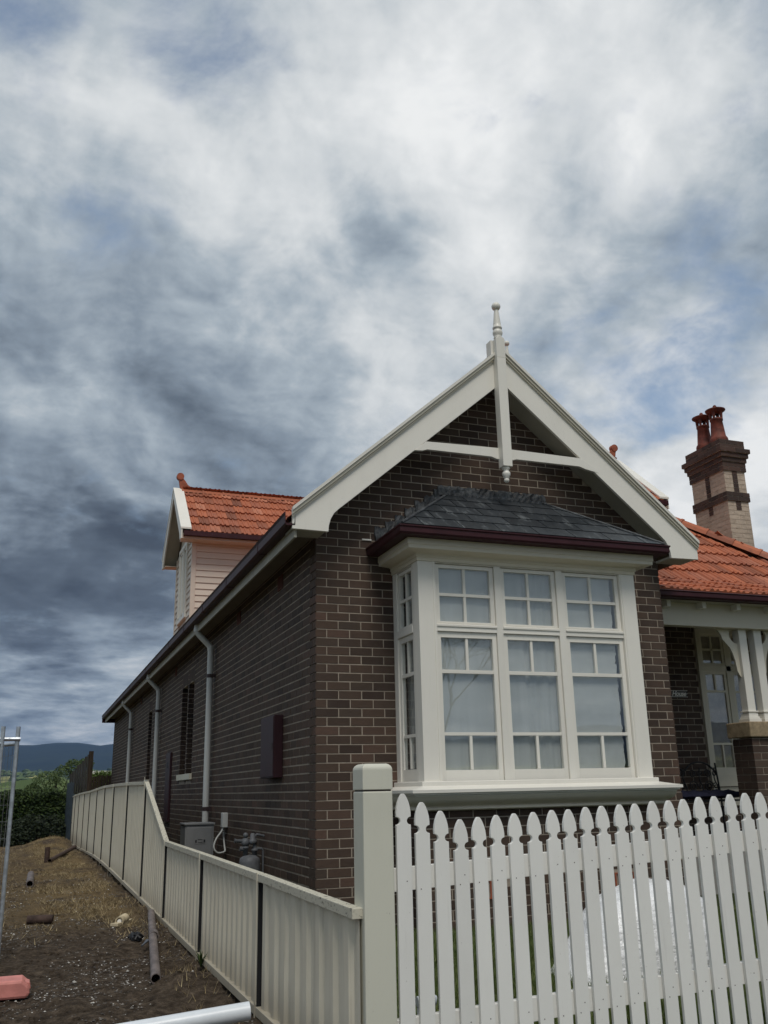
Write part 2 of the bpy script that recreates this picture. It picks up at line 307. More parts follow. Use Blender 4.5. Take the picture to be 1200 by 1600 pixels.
# ------------------------------------------------------------------ mesh helpers
class MB:
    def __init__(s): s.v = []; s.f = []; s.sm = []
    def add(s, vs, fs, smooth=False):
        o = len(s.v); s.v += [tuple(p) for p in vs]; s.f += [tuple(i+o for i in f) for f in fs]; s.sm += [smooth]*len(fs); return s
    def box(s, x0, x1, y0, y1, z0, z1):
        return s.add([(x0, y0, z0), (x1, y0, z0), (x1, y1, z0), (x0, y1, z0), (x0, y0, z1), (x1, y0, z1), (x1, y1, z1), (x0, y1, z1)],
                     [(0, 3, 2, 1), (4, 5, 6, 7), (0, 1, 5, 4), (1, 2, 6, 5), (2, 3, 7, 6), (3, 0, 4, 7)])
    def prism(s, pts, ax, a, b):
        """polygon pts extruded along axis ax from a to b; pts are the two other coordinates in order"""
        def P(p, t): q = list(p); q.insert(ax, t); return tuple(q)
        n = len(pts); vs = [P(p, a) for p in pts]+[P(p, b) for p in pts]
        return s.add(vs, [tuple(range(n-1, -1, -1)), tuple(range(n, 2*n))]+[(i, (i+1) % n, (i+1) % n+n, i+n) for i in range(n)])
    def tube(s, path, r, n=8, caps=True, flat=None):
        path = [Vector(p) for p in path]; k = len(path); rr = r if isinstance(r, (list, tuple)) else [r]*k; vs = []
        t0 = (path[1]-path[0]).normalized(); up = Vector((0, 0, 1)) if abs(t0.z) < .9 else Vector((1, 0, 0)); a = t0.cross(up).normalized()
        for i, p in enumerate(path):
            t = ((path[min(i+1, k-1)]-path[max(i-1, 0)])).normalized(); a = (a-t*a.dot(t)).normalized(); b = t.cross(a)
            for j in range(n):
                th = 2*math.pi*j/n; vs.append(p+a*math.cos(th)*rr[i]+b*math.sin(th)*rr[i])
        fs = [(i*n+j, i*n+(j+1) % n, (i+1)*n+(j+1) % n, (i+1)*n+j) for i in range(k-1) for j in range(n)]
        s.add(vs, fs, True)
        if caps:
            s.add(vs[:n], [tuple(range(n-1, -1, -1))]); s.add(vs[-n:], [tuple(range(n))])
        return s
    def hollow(s, a, b, r, t=.008, n=18):
        a, b = Vector(a), Vector(b); s.tube([a, b], r, n, caps=False); s.tube([b, a], r-t, n, caps=False)
        ax = (b-a).normalized(); up = Vector((0, 0, 1)) if abs(ax.z) < .9 else Vector((1, 0, 0)); u = ax.cross(up).normalized(); w = ax.cross(u)
        for p in (a, b):
            vs = [p+(u*math.cos(2*math.pi*j/n)+w*math.sin(2*math.pi*j/n))*q for q in (r, r-t) for j in range(n)]
            s.add(vs, [(j, (j+1) % n, n+(j+1) % n, n+j) for j in range(n)])
        return s
    def lathe(s, prof, c, n=16):
        vs = [(c[0]+r*math.cos(2*math.pi*j/n), c[1]+r*math.sin(2*math.pi*j/n), c[2]+z) for r, z in prof for j in range(n)]
        k = len(prof); s.add(vs, [(i*n+j, i*n+(j+1) % n, (i+1)*n+(j+1) % n, (i+1)*n+j) for i in range(k-1) for j in range(n)], True); return s
    def ball(s, c, r, n=12, m=8, sz=1.0):
        return s.lathe([(max(1e-4, r*math.sin(math.pi*i/m)), -r*sz*math.cos(math.pi*i/m)) for i in range(m+1)], c, n)
    def rings(s, prof, base, smooth=False):
        """moulding: profile (offset, z) carried round the three free sides of a rectangle base=(x0,x1,yfront,yback)"""
        x0, x1, yf, yb = base; vs = []
        for o, z in prof: vs += [(x0-o, yb, z), (x0-o, yf-o, z), (x1+o, yf-o, z), (x1+o, yb, z)]
        fs = [(i*4+j, i*4+j+1, i*4+4+j+1, i*4+4+j) for i in range(len(prof)-1) for j in range(3)]
        return s.add(vs, fs, smooth)
    def loc(s, v, M4): s.v = [tuple(M4 @ Vector(p)) for p in s.v]; return s
    def mesh(s, name, mat):
        me = bpy.data.meshes.new(name); me.from_pydata(s.v, [], s.f); me.materials.append(M[mat] if isinstance(mat, str) else mat)
        if any(s.sm): me.polygons.foreach_set('use_smooth', s.sm)
        me.update(); return me
    def build(s, name, mat, parent=None, kind=None, bevel=0, loc=None, label=None):
        return link(name, s.mesh(name, mat), parent, kind, bevel, loc, label)

def link(name, me, parent=None, kind=None, bevel=0, loc=None, label=None):
    o = bpy.data.objects.new(name, me); COL.objects.link(o)
    if parent is not None: o.parent = parent
    if loc is not None: o.location = loc
    if kind: o['kind'] = kind
    if label: o['label'] = label
    if bevel:
        m = o.modifiers.new('bevel', 'BEVEL'); m.width = bevel; m.segments = 2; m.limit_method = 'ANGLE'; m.angle_limit = math.radians(40)
    return o
def thing(name, label, cat, loc=(0, 0, 0), group=None):
    o = bpy.data.objects.new(name, None); COL.objects.link(o); o.location = loc; o.empty_display_size = .2; return tag(o, label, cat, group)
def tag(o, label, cat, group=None):
    o['label'] = label; o['category'] = cat
    if group: o['group'] = group
    return o
F_ = 1444.9
def px(P):
    d = Vector(P)-CAM; z = d.dot(_f)
    if z <= .01: return (-9999, -9999)
    return (600+F_*d.dot(R2)/z, 800-F_*d.dot(U2)/z)

# ================================================================== TERRAIN
def terrain_h(x, y):
    r = math.hypot(x+2, y+8)
    if r < 34: return -.12
    n = mnoise.fractal(Vector((x*.0011, y*.0011, 3.3)), 1.0, 2.0, 6)
    h = -.12-(min(r, 180)-34)*.06
    if r > 180: h += (r-180)*.0235
    if r > 900: h += (r-900)*.004
    h += n*min(1, r/1500)*14
    if r > 3000:
        k = min(1, (r-3000)/2300); a = math.atan2(x+2, y+8)
        ridge = 172+60*mnoise.fractal(Vector((a*3.1+9.7, 2.0, .5)), 1.0, 2.0, 4)+18*math.sin(a*13+.9)+22*mnoise.noise(Vector((a*24, 7, 1)))+9*mnoise.noise(Vector((a*70, 3, 1)))
        k = k*k*(3-2*k); h += k*ridge*.80+(k*(1-k))*40*mnoise.noise(Vector((x*.0016, y*.0016, 9)))
        if r > 5600: h -= (r-5600)*.05
    return h
def build_ground():
    rs = [0, 8, 16, 24, 33]+[34*(1.085**i) for i in range(1, 64)]; rs = [r for r in rs if r < 6200]+[6400]
    na = 300; mb = MB(); vs = [(-2, -8, -.12)]
    for r in rs[1:]:
        for j in range(na):
            a = 2*math.pi*j/na; x = -2+r*math.sin(a); y = -8+r*math.cos(a); vs.append((x, y, terrain_h(x, y)))
    fs = [(0, 1+(j+1) % na, 1+j) for j in range(na)]
    for i in range(len(rs)-2):
        for j in range(na): fs.append((1+i*na+j, 1+i*na+(j+1) % na, 1+(i+1)*na+(j+1) % na, 1+(i+1)*na+j))
    mb.add(vs, fs, True); mb.build('ground', 'farm', kind='structure')
build_ground()
def clump(mb, c, r, squash=.8, rng=random):
    vs = []; n = 6; cx, cy, cz = c
    for k, (rz, zz) in enumerate(((.55, .2), (1, .55), (.7, .95))):
        for j in range(n):
            a = 2*math.pi*(j+.5*k)/n; q = r*rz*rng.uniform(.7, 1.2); vs.append((cx+q*math.cos(a), cy+q*math.sin(a), cz+zz*r*squash*1.4*rng.uniform(.85, 1.15)))
    vs.append((cx, cy, cz+r*squash*1.6)); fs = []
    for k in range(2):
        for j in range(n):
            a, b, c_, d = k*n+j, k*n+(j+1) % n, (k+1)*n+(j+1) % n, (k+1)*n+j; fs += [(a, b, c_), (a, c_, d)]
    fs += [(2*n+j, 2*n+(j+1) % n, 3*n) for j in range(n)]; mb.add(vs, fs, False)
rg = random.Random(3)
mb = MB()
for i in range(2600):
    a = math.radians(rg.uniform(-14, 16)); r = 90*math.exp(rg.uniform(0, 3.5)); rowk = rg.random()
    x = -2+r*math.sin(a); y = -8+r*math.cos(a)
    if mnoise.noise(Vector((x*.006, y*.012, 1))) < -.02 and rowk < .9: continue
    clump(mb, (x, y, terrain_h(x, y)-1), rg.uniform(2.5, 6)*(1+r/2500), .8, rg)
mb.build('valley_trees', 'treeleaf', kind='stuff')['label'] = 'distant trees dotted over the valley farmland'
farm = thing('farmhouse', 'tiny pale farmhouse among trees at the far edge of the valley field', 'farmhouse', (-52, 2300, terrain_h(-52, 2300)))
MB().box(-5, 5, -4, 4, 0, 4).build('wall', 'white', farm); MB().prism([(-5.5, 4), (5.5, 4), (0, 7)], 1, -4.5, 4.5).build('roof', 'galv', farm)

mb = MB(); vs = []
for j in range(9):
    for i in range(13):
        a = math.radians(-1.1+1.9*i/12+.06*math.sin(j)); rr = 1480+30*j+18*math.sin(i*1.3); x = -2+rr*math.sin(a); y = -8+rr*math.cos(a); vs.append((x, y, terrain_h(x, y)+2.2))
mb.add(vs, [(j*13+i, j*13+i+1, (j+1)*13+i+1, (j+1)*13+i) for j in range(8) for i in range(12)], True).build('sunlit_field', 'sunfield', kind='structure')
# ---- lot left of the boundary fence
XF = -1.157
def lot_h(x, y):
    h = .335+.02*math.sin(y*.5)
    if y > 12: h -= (y-12)*.018
    if y < -3: h -= (-3-y)*.03
    if x < XF: h -= min(1.0, (XF-x)*.5)*.05
    n = mnoise.fractal(Vector((x*1.6, y*1.6, 0)), 1.0, 2.0, 5); h += .045*n+.020*mnoise.noise(Vector((x*9, y*7, 2)))+.008*mnoise.noise(Vector((x*25, y*20, 2)))
    h += .05*math.exp(-((x+1.45)**2)/.06)*mnoise.noise(Vector((x, y*1.2, 5)))
    if y > 21: h += .28*math.exp(-((x+1.75)**2/.5+(y-24.2)**2/3.0))
    return h
def grid(x0, x1, y0, y1, nx, ny, h, ypow=1.0):
    vs = []; fs = []
    for j in range(ny+1):
        y = y0+(y1-y0)*(j/ny)**ypow
        for i in range(nx+1):
            x = x0+(x1-x0)*i/nx; vs.append((x, y, h(x, y)))
    fs = [(j*(nx+1)+i, j*(nx+1)+i+1, (j+1)*(nx+1)+i+1, (j+1)*(nx+1)+i) for j in range(ny) for i in range(nx)]
    return MB().add(vs, fs, True)
grid(-7, -1.10, -6, 31, 150, 520, lot_h, 1.35).build('vacant_lot_ground', 'soil', kind='structure')
grid(-1.10, 10.5, -4.62, 27, 40, 100, lambda x, y: .385+.012*mnoise.noise(Vector((x*2, y*2, 0)))-(max(0, -y-2)*.03)).build('lawn', 'lawnbase', kind='structure')
grid(-9, 12, -9.5, -6.0, 30, 8, lambda x, y: .02).build('footpath', 'concrete', kind='structure')
grid(-9, 12, -6.0, -4.6, 60, 10, lambda x, y: .06+.12*(y+6)/1.4+.01*mnoise.noise(Vector((x*3, y*3, 1)))).build('grass_verge', 'lawnbase', kind='structure')

def blades(n, reg, h, mat, name, length, wid, lean, rng, mask=None, label=None):
    mb = MB(); vs = []; fs = []
    for i in range(n):
        x = rng.uniform(reg[0], reg[1]); y = rng.uniform(reg[2], reg[3])
        if mask and rng.random() > mask(x, y): continue
        z = h(x, y)-.004; a = rng.uniform(0, 2*math.pi); L = rng.uniform(*length); w = wid*rng.uniform(.6, 1.3)
        dx, dy = math.cos(a), math.sin(a); k = rng.uniform(*lean); b = rng.uniform(0, 2*math.pi); ex, ey = math.cos(b)*k*L, math.sin(b)*k*L; ez = L*math.sqrt(max(.02, 1-k*k))
        o = len(vs); vs += [(x-dx*w, y-dy*w, z), (x+dx*w, y+dy*w, z), (x+ex, y+ey, z+ez)]; fs.append((o, o+1, o+2))
    mb.add(vs, fs); o = mb.build(name, mat, kind='stuff')
    if label: o['label'] = label
    return o
def straw_mask(x, y):
    m = mnoise.fractal(Vector((x*1.5, y*.7, 4)), 1.0, 2.0, 4)
    return max(0, min(1, (m+.10)*3.0))*max(0, min(1, (y-.3)/2.5))*(1 if x < -1.35 else .35)*(1 if x > -2.3 else .3)
blades(90000, (-4.2, -1.2, .3, 25), lot_h, 'straw', 'dry_grass', (.03, .11), .004, (.6, .97), rg, straw_mask, 'matted dead straw coloured grass over the vacant lot')
blades(500, (-1.5, -1.17, -4, 4), lot_h, 'straw', 'dead_weeds', (.04, .09), .003, (.3, .9), rg, None, 'thin dead weeds along the foot of the steel fence')
blades(90000, (-1.0, 4.2, -4.5, -.6), lambda x, y: .385-(max(0, -y-2)*.03), 'grass', 'lawn_grass', (.04, .09), .004, (.1, .7), rg, None, 'short green lawn behind the picket fence')
mb = MB()
for i in range(26000):
    y = -4.2+rg.random()**1.5*13; x = rg.uniform(-3.6, -1.2); m = mnoise.fractal(Vector((x*1.8, y*1.2, 8)), 1.0, 2.0, 4)
    if rg.random() > .35+m*1.4: continue
    r = rg.uniform(.003, .010)*(1.7 if rg.random() < .05 else 1); z = lot_h(x, y); a = rg.uniform(0, 6)
    vs = [(x+r*math.cos(a+k*1.571)*rg.uniform(.7, 1.3), y+r*math.sin(a+k*1.571)*rg.uniform(.7, 1.3), z+r*.2) for k in range(4)]+[(x, y, z+r*rg.uniform(.6, 1.1))]
    mb.add(vs, [(0, 1, 4), (1, 2, 4), (2, 3, 4), (3, 0, 4)])
mc = MB()
for i in range(4200):
    y = -4.2+rg.random()**1.4*20; x = rg.uniform(-4.2, -1.22); m = mnoise.fractal(Vector((x*1.1, y*.9, 21)), 1.0, 2.0, 4)
    if rg.random() > .45+m*1.5: continue
    r = rg.uniform(.008, .028)*(1.5 if rg.random() < .05 else 1); z = lot_h(x, y)-r*.15; a = rg.uniform(0, 6); vs = []
    for k in range(6): q = r*rg.uniform(.65, 1.25); vs.append((x+q*math.cos(a+k*1.047), y+q*math.sin(a+k*1.047), z))
    for k in range(6): q = r*rg.uniform(.35, .8); vs.append((x+q*math.cos(a+k*1.047), y+q*math.sin(a+k*1.047), z+r*rg.uniform(.35, .7)))
    vs.append((x, y, z+r*.6)); mc.add(vs, [(k, (k+1) % 6, 6+(k+1) % 6, 6+k) for k in range(6)]+[(6+k, 6+(k+1) % 6, 12) for k in range(6)])
mc.build('soil_clods', 'soil', kind='stuff')['label'] = 'crumbled clods of soil over the vacant lot'
mb.build('gravel', 'gravel', kind='stuff')['label'] = 'scattered pale and dark gravel on the bare soil'

# ================================================================== HOUSE
W = 4.16; Z0 = 4.0076; CO = .086
BX0, BX1, BY = .83, 3.31, -.69
house = thing('brick_house', 'brown brick house with white gable, bay window and terracotta tiled roofs', 'house', (0, 0, 0))
GX = 2.08
def barge_in(x): return 5.96-.855*abs(GX-x)
# --- front wall
fw = MB().prism([(0.012, .1), (W-.012, .1), (W-.012, barge_in(W)+.25), (GX, barge_in(GX)+.22), (.012, barge_in(0)+.25)], 1, .0032, .22).build('front_wall', 'mortar', house)
sidew = MB()
yo = [(7.55, 8.15), (8.28, 8.93), (13.65, 14.27)]; ZS, ZH = 1.935, 3.49
ys = [0.222]+[v for p in yo for v in p]+[24.6]
for i in range(0, len(ys), 2): sidew.box(.0032, .222, ys[i], ys[i+1], .1, 4.14)
for a, b in yo: sidew.box(.0032, .222, a, b, .1, ZS); sidew.box(.0032, .222, a, b, ZH, 4.14)
sw = sidew.build('side_wall', 'mortar', house)
def brickbox(mb, x0, x1, y0, y1, z0, z1, face):
    """face: which side is exposed ('y' front, 'x' left, 'xy' corner); tiny bevel makes the exposed arrises soft"""
    e = .0025; j = random.uniform(-.0012, .0012)
    if face == 'y':
        y0 += j; vs = [(x0, y1, z0), (x1, y1, z0), (x1, y1, z1), (x0, y1, z1), (x0, y0+e, z0), (x1, y0+e, z0), (x1, y0+e, z1), (x0, y0+e, z1), (x0+e, y0, z0+e), (x1-e, y0, z0+e), (x1-e, y0, z1-e), (x0+e, y0, z1-e)]
        mb.add(vs, [(8, 9, 10, 11), (4, 5, 9, 8), (5, 6, 10, 9), (6, 7, 11, 10), (7, 4, 8, 11), (0, 1, 5, 4), (1, 2, 6, 5), (2, 3, 7, 6), (3, 0, 4, 7)])
    elif face == 'x':
        x0 += j; vs = [(x1, y0, z0), (x1, y1, z0), (x1, y1, z1), (x1, y0, z1), (x0, y0+e, z0+e), (x0, y1-e, z0+e), (x0, y1-e, z1-e), (x0, y0+e, z1-e)]
        mb.add(vs, [(7, 6, 5, 4), (0, 4, 5, 1), (1, 5, 6, 2), (2, 6, 7, 3), (3, 7, 4, 0)])
    else: mb.box(x0, x1, y0, y1, z0, z1)
indiv = []   # (area, name, x0,x1,y0,y1,z0,z1,face)
rest_f = MB(); rest_s = MB()
def in_view_front(xc, zc):
    q = px((xc, 0, zc))
    if not (2 < q[0] < 1198 and 2 < q[1] < 1598): return False
    if 0.80 < xc < 3.34 and zc < 4.0: return False
    if zc > 3.9 and zc < 4.1+.74*(1-abs(xc-2.11)/1.6) and abs(xc-2.11) < 1.5: return False
    if zc > barge_in(xc)-.02 or abs(xc-GX) < .06 and zc > 4.9: return False
    if q[0] > 553 and q[0] < 612 and q[1] > 1192: return False
    if q[0] > 612 and q[1] > 1240: return False
    return True
row = -27
while row < 44:
    zt = Z0-CO*row-.005; zb = zt-.076
    if zb > 6.2: row += 1; continue
    first = .115 if row % 2 == 0 else .235
    xs = [0.0, first]
    while xs[-1] < W-.13: xs.append(xs[-1]+.24)
    if W-xs[-1] < .05: xs[-1] = W
    else: xs.append(W)
    for i in range(len(xs)-1):
        a = xs[i]+(.005 if i else 0); b = xs[i+1]-(.005 if i < len(xs)-2 else 0); xc = (a+b)/2
        if zt > barge_in(a if xc < GX else b)+.24: continue
        if BX0+.1 < a and b < BX1-.1 and zt < 3.9: continue
        if i == 0 and zt < 4.13: face, y1 = 'xy', (.23 if row % 2 == 0 else .11)
        else: face, y1 = 'y', .03
        q1 = px((a, 0, zb)); q2 = px((b, 0, zt)); area = abs(q2[0]-q1[0])*abs(q2[1]-q1[1]) if in_view_front(xc, (zb+zt)/2) else 0
        indiv.append((area, a, b, 0.0, y1, zb, zt, face))
    # side wall
    if zb < 4.12:
        y = .24 if row % 2 == 0 else .12
        if zt > 4.13: zt2 = 4.13
        else: zt2 = zt
        while y < 24.5:
            y2 = min(y+.23, 24.55); seg = [(y, y2)]
            for a, b in yo:
                if zb < ZH+.24 and zt > ZS-.13:
                    lo, hi = (a-.06, b+.06) if (zt > ZH-.002 or zb < ZS+.0) else (a, b)
                    if zt > ZH-.002 or zb < ZS: lo, hi = a, b
                    ns = []
                    for u, v in seg:
                        if v <= lo or u >= hi: ns.append((u, v))
                        else:
                            if u < lo-.02: ns.append((u, lo))
                            if v > hi+.02: ns.append((hi, v))
                    seg = ns
            for u, v in seg:
                brickbox(rest_s, 0, .03, u, v, zb, zt2, 'x')
            y += .24
    row += 1
indiv.sort(key=lambda t: -t[0])
cache = {}
for k, (ar, a, b, y0, y1, zb, zt, face) in enumerate(indiv):
    if k < 300 and ar > 0:
        key = (round(b-a, 3), face, y1, random.randrange(4))
        if key not in cache:
            m = MB(); brickbox(m, 0, b-a, 0, y1, 0, .076, face); cache[key] = m.mesh('brick', 'brick')
        link('brick', cache[key], fw, loc=(a, 0, zb))
    else: brickbox(rest_f, a, b, 0, y1, zb, zt, face)
rest_f.build('brickwork', 'brick', fw, 'stuff')
# window heads, reveals, sills of the side wall
for a, b in yo:
    n = max(5, round((b-a)/.086))
    for i in range(n):
        u = a+(b-a)*i/n+.004; v = a+(b-a)*(i+1)/n-.004; c = (i+.5)/n; drop = .045*(1-4*(c-.5)**2)
        rest_s.box(-.001, .03, u, v, ZH-.02+drop*.9, 3.73)
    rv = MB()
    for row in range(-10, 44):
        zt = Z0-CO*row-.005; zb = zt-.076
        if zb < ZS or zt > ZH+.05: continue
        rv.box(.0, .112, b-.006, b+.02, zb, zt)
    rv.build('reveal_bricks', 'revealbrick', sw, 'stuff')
rest_s.build('brickwork', 'brick_side', sw, 'stuff')
for a, b in yo:
    wdw = MB(); x = .125
    for (p, q, r, t) in ((a, a+.05, ZS, ZH+.03), (b-.05, b, ZS, ZH+.03), (a+.05, b-.05, ZS, ZS+.06), (a+.05, b-.05, ZH-.03, ZH+.03), (a+.05, b-.05, 2.68, 2.73)): wdw.box(x, x+.05, p, q, r, t)
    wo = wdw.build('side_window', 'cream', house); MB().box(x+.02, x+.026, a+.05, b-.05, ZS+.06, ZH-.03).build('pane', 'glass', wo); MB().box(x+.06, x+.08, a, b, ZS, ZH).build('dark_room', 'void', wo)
for a, b in ((7.48, 8.21), (8.225, 8.99), (13.6, 14.3)):
    MB().box(-.045, .03, a, b, 1.835, 1.933).build('window_sill', 'cream', sw, bevel=.004)
# terracotta air vents
def vent(x, y, z, wdt, hgt, axis, parent, mt='terraflat'):
    m = MB(); n = 7
    if axis == 'x':
        m.box(x-.006, x+.03, y, y+wdt, z, z+.012); m.box(x-.006, x+.03, y, y+wdt, z+hgt-.012, z+hgt)
        for i in range(n): u = y+wdt*i/(n-1)*.93; m.box(x-.006, x+.03, u, u+wdt*.07, z+.012, z+hgt-.012)
    else:
        m.box(x, x+wdt, y-.006, y+.03, z, z+.012); m.box(x, x+wdt, y-.006, y+.03, z+hgt-.012, z+hgt)
        for i in range(n): u = x+wdt*i/(n-1)*.93; m.box(u, u+wdt*.07, y-.006, y+.03, z+.012, z+hgt-.012)
    m.build('air_vent', mt, parent)
for y in (1.34, 3.7, 9.8, 16.0): vent(-.004, y, Z0-CO*1-.085-.0, .23, .165, 'x', sw, 'ventred')
# back end wall, right wall
MB().box(.0, 8.2, 24.4, 24.6, .1, 4.1).build('back_wall', 'brick', house)
MB().box(W-.222, W-.012, .222, 2.2, .1, 4.1).build('return_wall', 'brick', house)
mr = MB()
for row in range(-1, 43):
    zt = Z0-CO*row-.005; zb = zt-.076; y = .03 if row % 2 else .15
    while y < 2.0: mr.box(W-.02, W, y, min(y+.23, 2.0), zb, zt); y += .24
mr.build('brickwork', 'brick', fw, 'stuff')
MB().box(8.0, 8.2, 2.2, 24.4, .1, 4.1).build('right_wall', 'brick', house)

# --- bay base brickwork
MB().box(BX0+.004, BX1-.004, BY+.0035, -.02, .1, 1.44).build('bay_base', 'mortar', house)
bb = bpy.data.objects[-1] if False else [o for o in house.children if o.name.startswith('bay_base')][0]
mb = MB()
for row in range(29, 44):
    zt = Z0-CO*row-.005; zb = zt-.076; x = BX0; st = .235 if row % 2 == 0 else .115; xs = [BX0, BX0+st-.0]
    while xs[-1] < BX1-.13: xs.append(xs[-1]+.24)
    if BX1-xs[-1] < .05: xs[-1] = BX1
    else: xs.append(BX1)
    for i in range(len(xs)-1):
        a = xs[i]+(.005 if i else 0); b = xs[i+1]-(.005 if i < len(xs)-2 else 0); zc = (zb+zt)/2
        if .62 < zc < .83 and (1.36 < (a+b)/2 < 1.6 or 2.74 < (a+b)/2 < 3.0): continue
        brickbox(mb, a, b, BY, BY+.03, zb, zt, 'y')
    y = BY+(.12 if row % 2 == 0 else .24)
    mb.box(BX0, BX0+.03, BY+.03, y-.01, zb, zt)
    while y < -.03: mb.box(BX0, BX0+.03, y, min(y+.23, 0), zb, zt); mb.box(BX1-.03, BX1, y, min(y+.23, 0), zb, zt); y += .24
mb.build('brickwork', 'brick', bb, 'stuff')
vent(1.37, BY, .64, .22, .16, 'y', bb); vent(2.76, BY, .64, .22, .16, 'y', bb)

# --- bay window joinery
mb = MB(); ZB, ZT = 1.62, 3.76; TR0, TR1 = 3.055, 3.13
mb.box(BX0, 1.015, BY, BY+.12, ZB, ZT); mb.box(3.125, BX1, BY, BY+.12, ZB, ZT)                 # corner posts
mb.box(BX0, BX0+.04, BY+.12, BY+.17, ZB, ZT); mb.box(BX0, BX0+.05, -.10, 0, ZB, ZT); mb.box(BX1-.05, BX1, BY+.12, 0, ZB, ZT)
for a, b in ((1.66, 1.73), (2.365, 2.44)): mb.box(a, b, BY+.01, BY+.11, ZB, ZT)
mb.box(1.015, 3.125, BY+.005, BY+.11, ZT-.035, ZT+.08); mb.box(BX0+.006, BX0+.05, BY+.17, -.10, ZT-.035, ZT+.08)
for a, b in ((1.015, 1.66), (1.73, 2.365), (2.44, 3.125)):
    mb.box(a, b, BY+.012, BY+.11, TR0, TR1); mb.box(a-.0, b, BY+.002, BY+.012, TR0+.045, TR1-.008); mb.box(a, b, BY+.015, BY+.11, ZB, ZB+.03)
mb.box(BX0-.006, BX0+.05, BY+.17, -.10, TR0, TR1); mb.box(BX0+.01, BX0+.05, BY+.17, -.10, ZB, ZB+.05)
mb.box(BX0+.02, BX1-.02, BY+.10, -.01, ZT+.0, ZT+.06)
bay = mb.build('bay_window', 'white', house, bevel=.003)
# thin vertical beads on the corner posts
for a in (.985, 3.14): MB().box(a, a+.015, BY-.006, BY, ZB, ZT).build('bead', 'white', bay)
def sash(x0, x1, z0, z1, y, top=.045, bot=.06, side=.045):
    m = MB(); m.box(x0, x0+side, y, y+.045, z0, z1); m.box(x1-side, x1, y, y+.045, z0, z1); m.box(x0+side, x1-side, y, y+.045, z0, z0+bot); m.box(x0+side, x1-side, y, y+.045, z1-top, z1)
    return m
def glaz(x0, x1, z0, z1, y, rows, m, bw=.028):
    """rows: list of (z_low, z_high, n_panes); adds glazing bars to m, returns pane rectangles"""
    out = []
    for i, (a, b, n) in enumerate(rows):
        for k in range(n):
            u0 = x0+(x1-x0)*k/n+(bw/2 if k else 0); u1 = x0+(x1-x0)*(k+1)/n-(bw/2 if k < n-1 else 0); out.append((u0, u1, a, b))
            if k: c = x0+(x1-x0)*k/n; m.box(c-bw/2, c+bw/2, y+.008, y+.036, a, b)
        if i: m.box(x0, x1, y+.006, y+.038, rows[i-1][1], a)
    return out
def pane_obj(u0, u1, a, b, y, parent): MB().box(u0, u1, y+.018, y+.023, a, b).build('pane', 'glass', parent)
ysash = BY+.03
for a, b in ((1.018, 1.657), (1.733, 2.362), (2.443, 3.122)):
    s_ = .045
    m = sash(a, b, TR1+.005, ZT-.04, ysash, .035, .02, s_) ; ps = glaz(a+s_, b-s_, 0, 0, ysash, [(3.15, 3.405, 2), (3.435, 3.69, 2)], m)
    for p in ps: pane_obj(*p, ysash, bay)
    m.build('sash', 'white', bay, bevel=.002)
    m = sash(a, b, 1.652, TR0-.003, ysash, .055, .11, s_); ps = glaz(a+s_, b-s_, 0, 0, ysash, [(1.765, 2.075, 2), (2.105, 2.655, 1), (2.69, 2.998, 2)], m)
    for p in ps: pane_obj(*p, ysash, bay)
    m.build('sash', 'white', bay, bevel=.002)
# side light facing left (built in the same way, turned a quarter)
def turned(m): m.v = [(BX0+(v[1]-ysash)+.015, v[0], v[2]) for v in m.v]; m.f = [tuple(reversed(f)) for f in m.f]; return m
a, b = BY+.172, -.102
m = sash(a, b, TR1+.005, ZT-.04, ysash, .035, .02); ps = glaz(a+.045, b-.045, 0, 0, ysash, [(3.15, 3.405, 2), (3.435, 3.69, 2)], m); turned(m).build('sash', 'white', bay)
m2 = sash(a, b, 1.67, TR0-.003, ysash, .055, .11); ps += glaz(a+.045, b-.045, 0, 0, ysash, [(1.785, 2.075, 2), (2.105, 2.655, 1), (2.69, 2.998, 2)], m2); turned(m2).build('sash', 'white', bay)
for u0, u1, z0, z1 in ps: turned(MB().box(u0, u1, ysash+.018, ysash+.023, z0, z1)).build('pane', 'glass', bay)
# sheer curtain with shallow folds, dark room behind, blind slats at the right light
def curtain(x0, x1, z0, z1, y, amp, waves, parent, name='curtain', mat='curtain'):
    n = max(10, int((x1-x0)/.008)); vs = []; fs = []
    for i in range(n+1):
        x = x0+(x1-x0)*i/n; yy = y+amp*(math.sin(x*waves)+.5*math.sin(x*waves*2.3+1)+.3*math.sin(x*waves*.37))
        vs += [(x, yy, z0), (x, yy, z1)]
    fs = [(2*i, 2*i+2, 2*i+3, 2*i+1) for i in range(n)]
    return MB().add(vs, fs, True).build(name, mat, parent)
curtain(.93, 1.98, 1.66, 3.74, -.605, .002, 9, bay); curtain(1.98, 2.33, 1.66, 3.74, -.60, .004, 45, bay); curtain(2.33, 2.40, 1.66, 3.74, -.605, .002, 30, bay)
m = MB(); z = 1.67
while z < 3.72:
    m.add([(2.41, -.6055, z), (3.050+random.uniform(-.016, .016), -.6055, z), (3.052, -.605, z+.0466), (2.41, -.605, z+.0466)], [(0, 1, 2, 3)]); z += .047
m.build('blind_slats', 'blind', bay)
MB().box(2.40, 3.035, -.600, -.596, 1.66, 3.74).build('blind_backing', 'curtain', bay)
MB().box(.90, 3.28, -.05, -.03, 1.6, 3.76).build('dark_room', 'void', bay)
curt2 = MB()
n = 40; vs = []; fs = []
for i in range(n+1):
    y = -.56+.50*i/n; vs += [(.935+.012*math.sin(y*75), y, 1.66), (.935+.012*math.sin(y*75), y, 3.74)]
curt2.add(vs, [(2*i, 2*i+2, 2*i+3, 2*i+1) for i in range(n)], True).build('side_curtain', 'curtain', bay)
base = (BX0, BX1, BY, 0)
